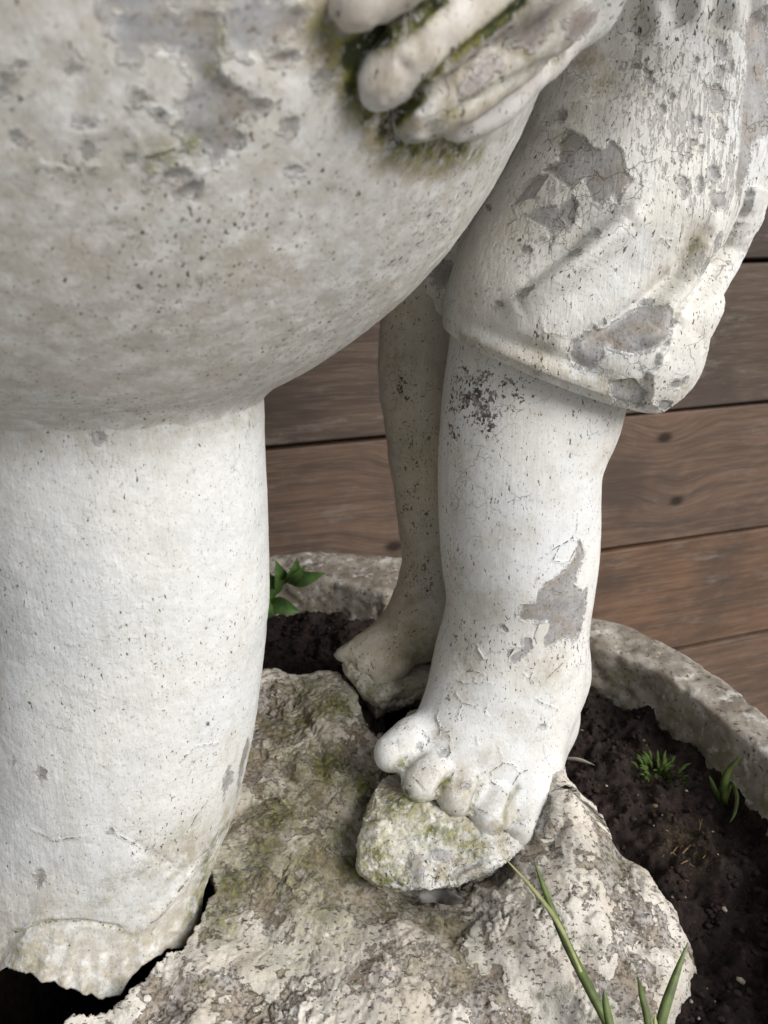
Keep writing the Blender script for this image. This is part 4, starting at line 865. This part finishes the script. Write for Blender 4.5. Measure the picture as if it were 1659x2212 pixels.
# lifted paint flakes
def flake(parent, surf, pts, lift, mat):
    P = []; h = [surf.hit(*p) for p in pts]
    if any(q is None for q in h): return
    L = [q[0] + q[1] * (.0006 + l * .001) for q, l in zip(h, lift)]; nn = np.mean([q[1] for q in h], 0) * .0005; n = len(L)
    V = np.array(L + [p - nn for p in L]); F = [tuple(range(n)), tuple(range(n, 2 * n))[::-1]] + [(k, n + k, n + (k + 1) % n, (k + 1) % n) for k in range(n)]
    mk('paint_flake', V, F, mat, parent, shade=False)
M_flake = flat('loose_paint', (.80, .78, .73), .45, .1, 200)
flake(frontleg, SL, c5([(540, 1272), (568, 1228), (596, 1222), (590, 1240), (562, 1256)]), (0, 1, 1.6, .5, .1), M_flake)
flake(frontleg, SL, c5([(650, 1180), (668, 1130), (690, 1120), (712, 1124), (704, 1160), (676, 1200), (660, 1215)]), (-.3, .0, .5, .8, .6, .1, -.3), M_flake)
flake(frontleg, SL, c6([(872, 50), (884, 44), (916, 104), (906, 110)]), (.2, .9, .8, 0), M_flake)
flake(frontleg, SL, c6([(642, 430), (652, 428), (672, 482), (662, 484)]), (-.2, .5, .5, -.2), M_flake)

# ------------------------------------------------------------------ plants and litter
def blade(parent, pts, w, mat, name='blade', fold=.25):
    K = catmull(np.array(pts), 6); n = len(K); T_ = np.gradient(K, axis=0); V = []; F = []
    for i in range(n):
        s = i / (n - 1); ww = w * (.55 + .45 * math.sin(min(1, s * 2.2) * math.pi / 2)) * (1 - s ** 3.2) + w * .03
        t = T_[i] / np.linalg.norm(T_[i]); side = np.cross(t, CAM - K[i]); side = side * .8 + np.array([.3, .2, 0]) * np.linalg.norm(side); side -= t * (side @ t); side /= np.linalg.norm(side); nn = np.cross(side, t)
        V += [K[i] - side * ww + nn * ww * fold, K[i] - nn * ww * .15, K[i] + side * ww + nn * ww * fold, K[i] - nn * ww * .45]
    for i in range(n - 1):
        a = i * 4
        for k in range(4): F.append((a + k, a + (k + 1) % 4, a + 4 + (k + 1) % 4, a + 4 + k))
    F += [(0, 3, 2, 1), tuple((n - 1) * 4 + k for k in range(4))]
    return mk(name, np.array(V), F, mat, parent)
g1 = empty('grass_tuft', at(1325, 2300, .24), 'long green grass blade with a pale stem leaning over the front of the rock base', 'grass')
blade(g1, [at(1330, 2300, .245), at(1312, 2215, .255), at(1270, 2130, .268), at(1215, 2020, .288), at(1172, 1910, .308), at(1152, 1852, .318)], .0026, M_grass)
blade(g1, [at(1255, 2100, .270), at(1205, 1995, .291), at(1150, 1920, .306), at(1085, 1848, .322)], .0014, M_pale, 'stem')
blade(g1, [at(1345, 2300, .240), at(1318, 2215, .250), at(1308, 2165, .256), at(1305, 2135, .260)], .0022, M_grass)
g2 = empty('grass_tuft', at(1420, 2300, .24), 'short tuft of two green blades at the lower right edge of the rock', 'grass')
blade(g2, [at(1408, 2300, .245), at(1398, 2200, .256), at(1386, 2150, .262), at(1377, 2105, .266)], .0020, M_grass)
blade(g2, [at(1412, 2300, .247), at(1428, 2205, .258), at(1455, 2120, .270), at(1486, 2035, .284)], .0027, M_grass)
blade(g2, [at(1418, 2300, .243), at(1416, 2230, .252), at(1414, 2190, .257)], .0016, M_pale)
zs = lambda x, y: float(soil_h(np.array([x]), np.array([y]))[0])
def root(x, y):
    p = atz(x, y, SOIL)
    for _ in range(4): p = atz(x, y, zs(p[0], p[1]))
    return p
r3 = root(1566, 1742); g3 = empty('grass_seedling', r3, 'thin grass seedling sprouting from the soil beside the planter rim', 'seedling'); Y3 = r3[1]
blade(g3, [r3, at(1562, 1705, Y3 - .004), at(1572, 1665, Y3 - .006), at(1602, 1632, Y3 - .010)], .0030, M_grass)
blade(g3, [r3, at(1548, 1715, Y3), at(1538, 1692, Y3), at(1532, 1675, Y3)], .0020, M_grass)
blade(g3, [r3, at(1580, 1690, Y3 - .006), at(1592, 1720, Y3 - .012), at(1588, 1755, Y3 - .018), at(1576, 1778, Y3 - .024)], .0016, M_grass)
def leaf(parent, a, b, w, mat, curl=.006):
    a, b = np.asarray(a), np.asarray(b); d = b - a; L = np.linalg.norm(d); t = d / L; side = np.cross(t, CAM - a); side /= np.linalg.norm(side); side = side * .85 + np.array([0, .3, .35]); side -= t * (side @ t); side /= np.linalg.norm(side); nn = np.cross(side, t); V = []; F = []
    n = 11
    for i in range(n):
        s = i / (n - 1); ww = w * (math.sin(min(1, s * 1.02) ** .75 * math.pi) ** .8 if 0 < s < 1 else .06); c = a + d * s + nn * curl * math.sin(s * math.pi) 
        for k in (-1, -.5, 0, .5, 1): V.append(c + side * ww * k + nn * ww * .30 * abs(k) ** 1.3)
    m = len(V)
    for p in list(V): V.append(p - nn * .0004)
    for i in range(n - 1):
        for k in range(4):
            q = i * 5 + k; F.append((q, q + 1, q + 6, q + 5)); F.append((m + q + 5, m + q + 6, m + q + 1, m + q))
    return mk('leaf', np.array(V), F, mat, parent)
r4 = root(572, 1342); Y4 = r4[1]
pl4 = empty('leafy_seedling', r4, 'small bright green leafy seedling half hidden behind the white column', 'seedling')
st = [r4, at(582, 1310, Y4), at(600, 1272, Y4), at(625, 1250, Y4)]
blade(pl4, st, .0022, M_leafy, 'stem', .8)
for a, b, w in (((620, 1250), (702, 1238), .0085), ((622, 1252), (642, 1205), .0075), ((604, 1268), (596, 1212), .0085), ((590, 1290), (568, 1232), .011), ((615, 1256), (660, 1222), .007), ((588, 1300), (648, 1322), .0085), ((586, 1302), (570, 1340), .010), ((584, 1296), (545, 1300), .010)):
    leaf(pl4, at(*a, Y4), at(*b, Y4 - .012), w, M_leafy)
# moss sprig on the soil
r5 = root(1425, 1668); r = np.random.default_rng(9); sp = empty('moss_sprig', r5, 'low feathery green moss sprig growing on the dark soil right of the foot', 'moss')
for k in range(60):
    a = r.uniform(0, 2 * math.pi); d = r.uniform(0, .018); b = r5 + [d * math.cos(a), d * math.sin(a), -.001]; L = r.uniform(.004, .010)
    blade(sp, [b, b + [.3 * L * math.cos(a), .3 * L * math.sin(a), .6 * L], b + [.8 * L * math.cos(a), .8 * L * math.sin(a), .9 * L]], .0011, M_moss, 'shoot')
# litter
def strip(name, pts, w, mat, label, cat, group=None, parent=None):
    K = np.array(pts); e = empty(name, K[0], label, cat, group); blade(e, pts, w, mat, 'fragment', .4); return e
rk = lambda x, y: atz(x, y, float(rock_z(np.array([atz(x, y, .285)[:2]]))[0]) + .004)
strip('dead_leaf', [rk(905, 1938), rk(945, 1928), rk(975, 1938), rk(1005, 1945)], .0055, M_dead, 'curled grey dead leaf below the slab under the front foot', 'leaf')
fl = root(1250, 1652); strip('paint_chip', [fl + [-.010, .004, .003], fl + [0, 0, .005], fl + [.011, -.004, .003]], .0016, M_bit, 'white curled paint chip on the soil just right of the foot', 'paint chip')
fl = root(1312, 1512); strip('paint_chip', [fl + [-.004, .002, .003], fl + [0, 0, .004], fl + [.005, -.006, .003]], .0032, M_bit, 'small pale chip on dark soil near the far right rim', 'paint chip')
fb = root(1480, 1865); fbe = empty('dry_fibre_clump', fb, 'loose clump of brown dry fibres on the soil right of the rock base', 'fibres')
r = np.random.default_rng(12)
for k in range(16):
    x0, y0 = 1480 + r.normal() * 40, 1860 + r.normal() * 40; a = r.uniform(0, 6.28); L = r.uniform(12, 40)
    p, q = root(x0, y0), root(x0 + L * math.cos(a), y0 + L * math.sin(a)); m = (p + q) / 2 + [r.normal() * .001, 0, r.uniform(.001, .004)]
    blade(fbe, [p + [0, 0, .0005], m, q + [0, 0, .0005]], r.uniform(.0003, .0006), M_twig, 'fibre', .4)
bits = [('pebble', (1415, 1742), .0042), ('pebble', (1565, 1965), .0036), ('pebble', (1390, 1600), .0030), ('pebble', (1540, 1800), .0032), ('pebble', (700, 1385), .0030), ('pebble', (1600, 2120), .0045)]
wheres = ['between the moss sprig and the rock', 'low on the right, beyond the rock edge', 'close behind the moss sprig', 'just below the grass seedling', 'left of the rear foot', 'in the lower right corner']
bm = bmesh.new(); bmesh.ops.create_icosphere(bm, subdivisions=2, radius=1); iv = np.array([v.co[:] for v in bm.verts]); jf = np.array([[v.index for v in f.verts] for f in bm.faces]); bm.free()
for k, ((nm, (x0, y0), sz), wh) in enumerate(zip(bits, wheres)):
    c = root(x0, y0); v = iv * (1 + .35 * fbm(iv + k * 3.1, 1.3, 2)[:, None]) * sz * .55 * np.array([1, .75, .6]); a = k * 1.7
    v = v @ np.array([[math.cos(a), math.sin(a), 0], [-math.sin(a), math.cos(a), 0], [0, 0, 1]])
    tag(mk('pebble', v + c + [0, 0, sz * .12], jf, M_bit if k % 2 else M_twig), 'small ' + ('pale' if k % 2 else 'brown') + ' pebble on the soil ' + wh, 'pebble', 'pebbles on the soil')
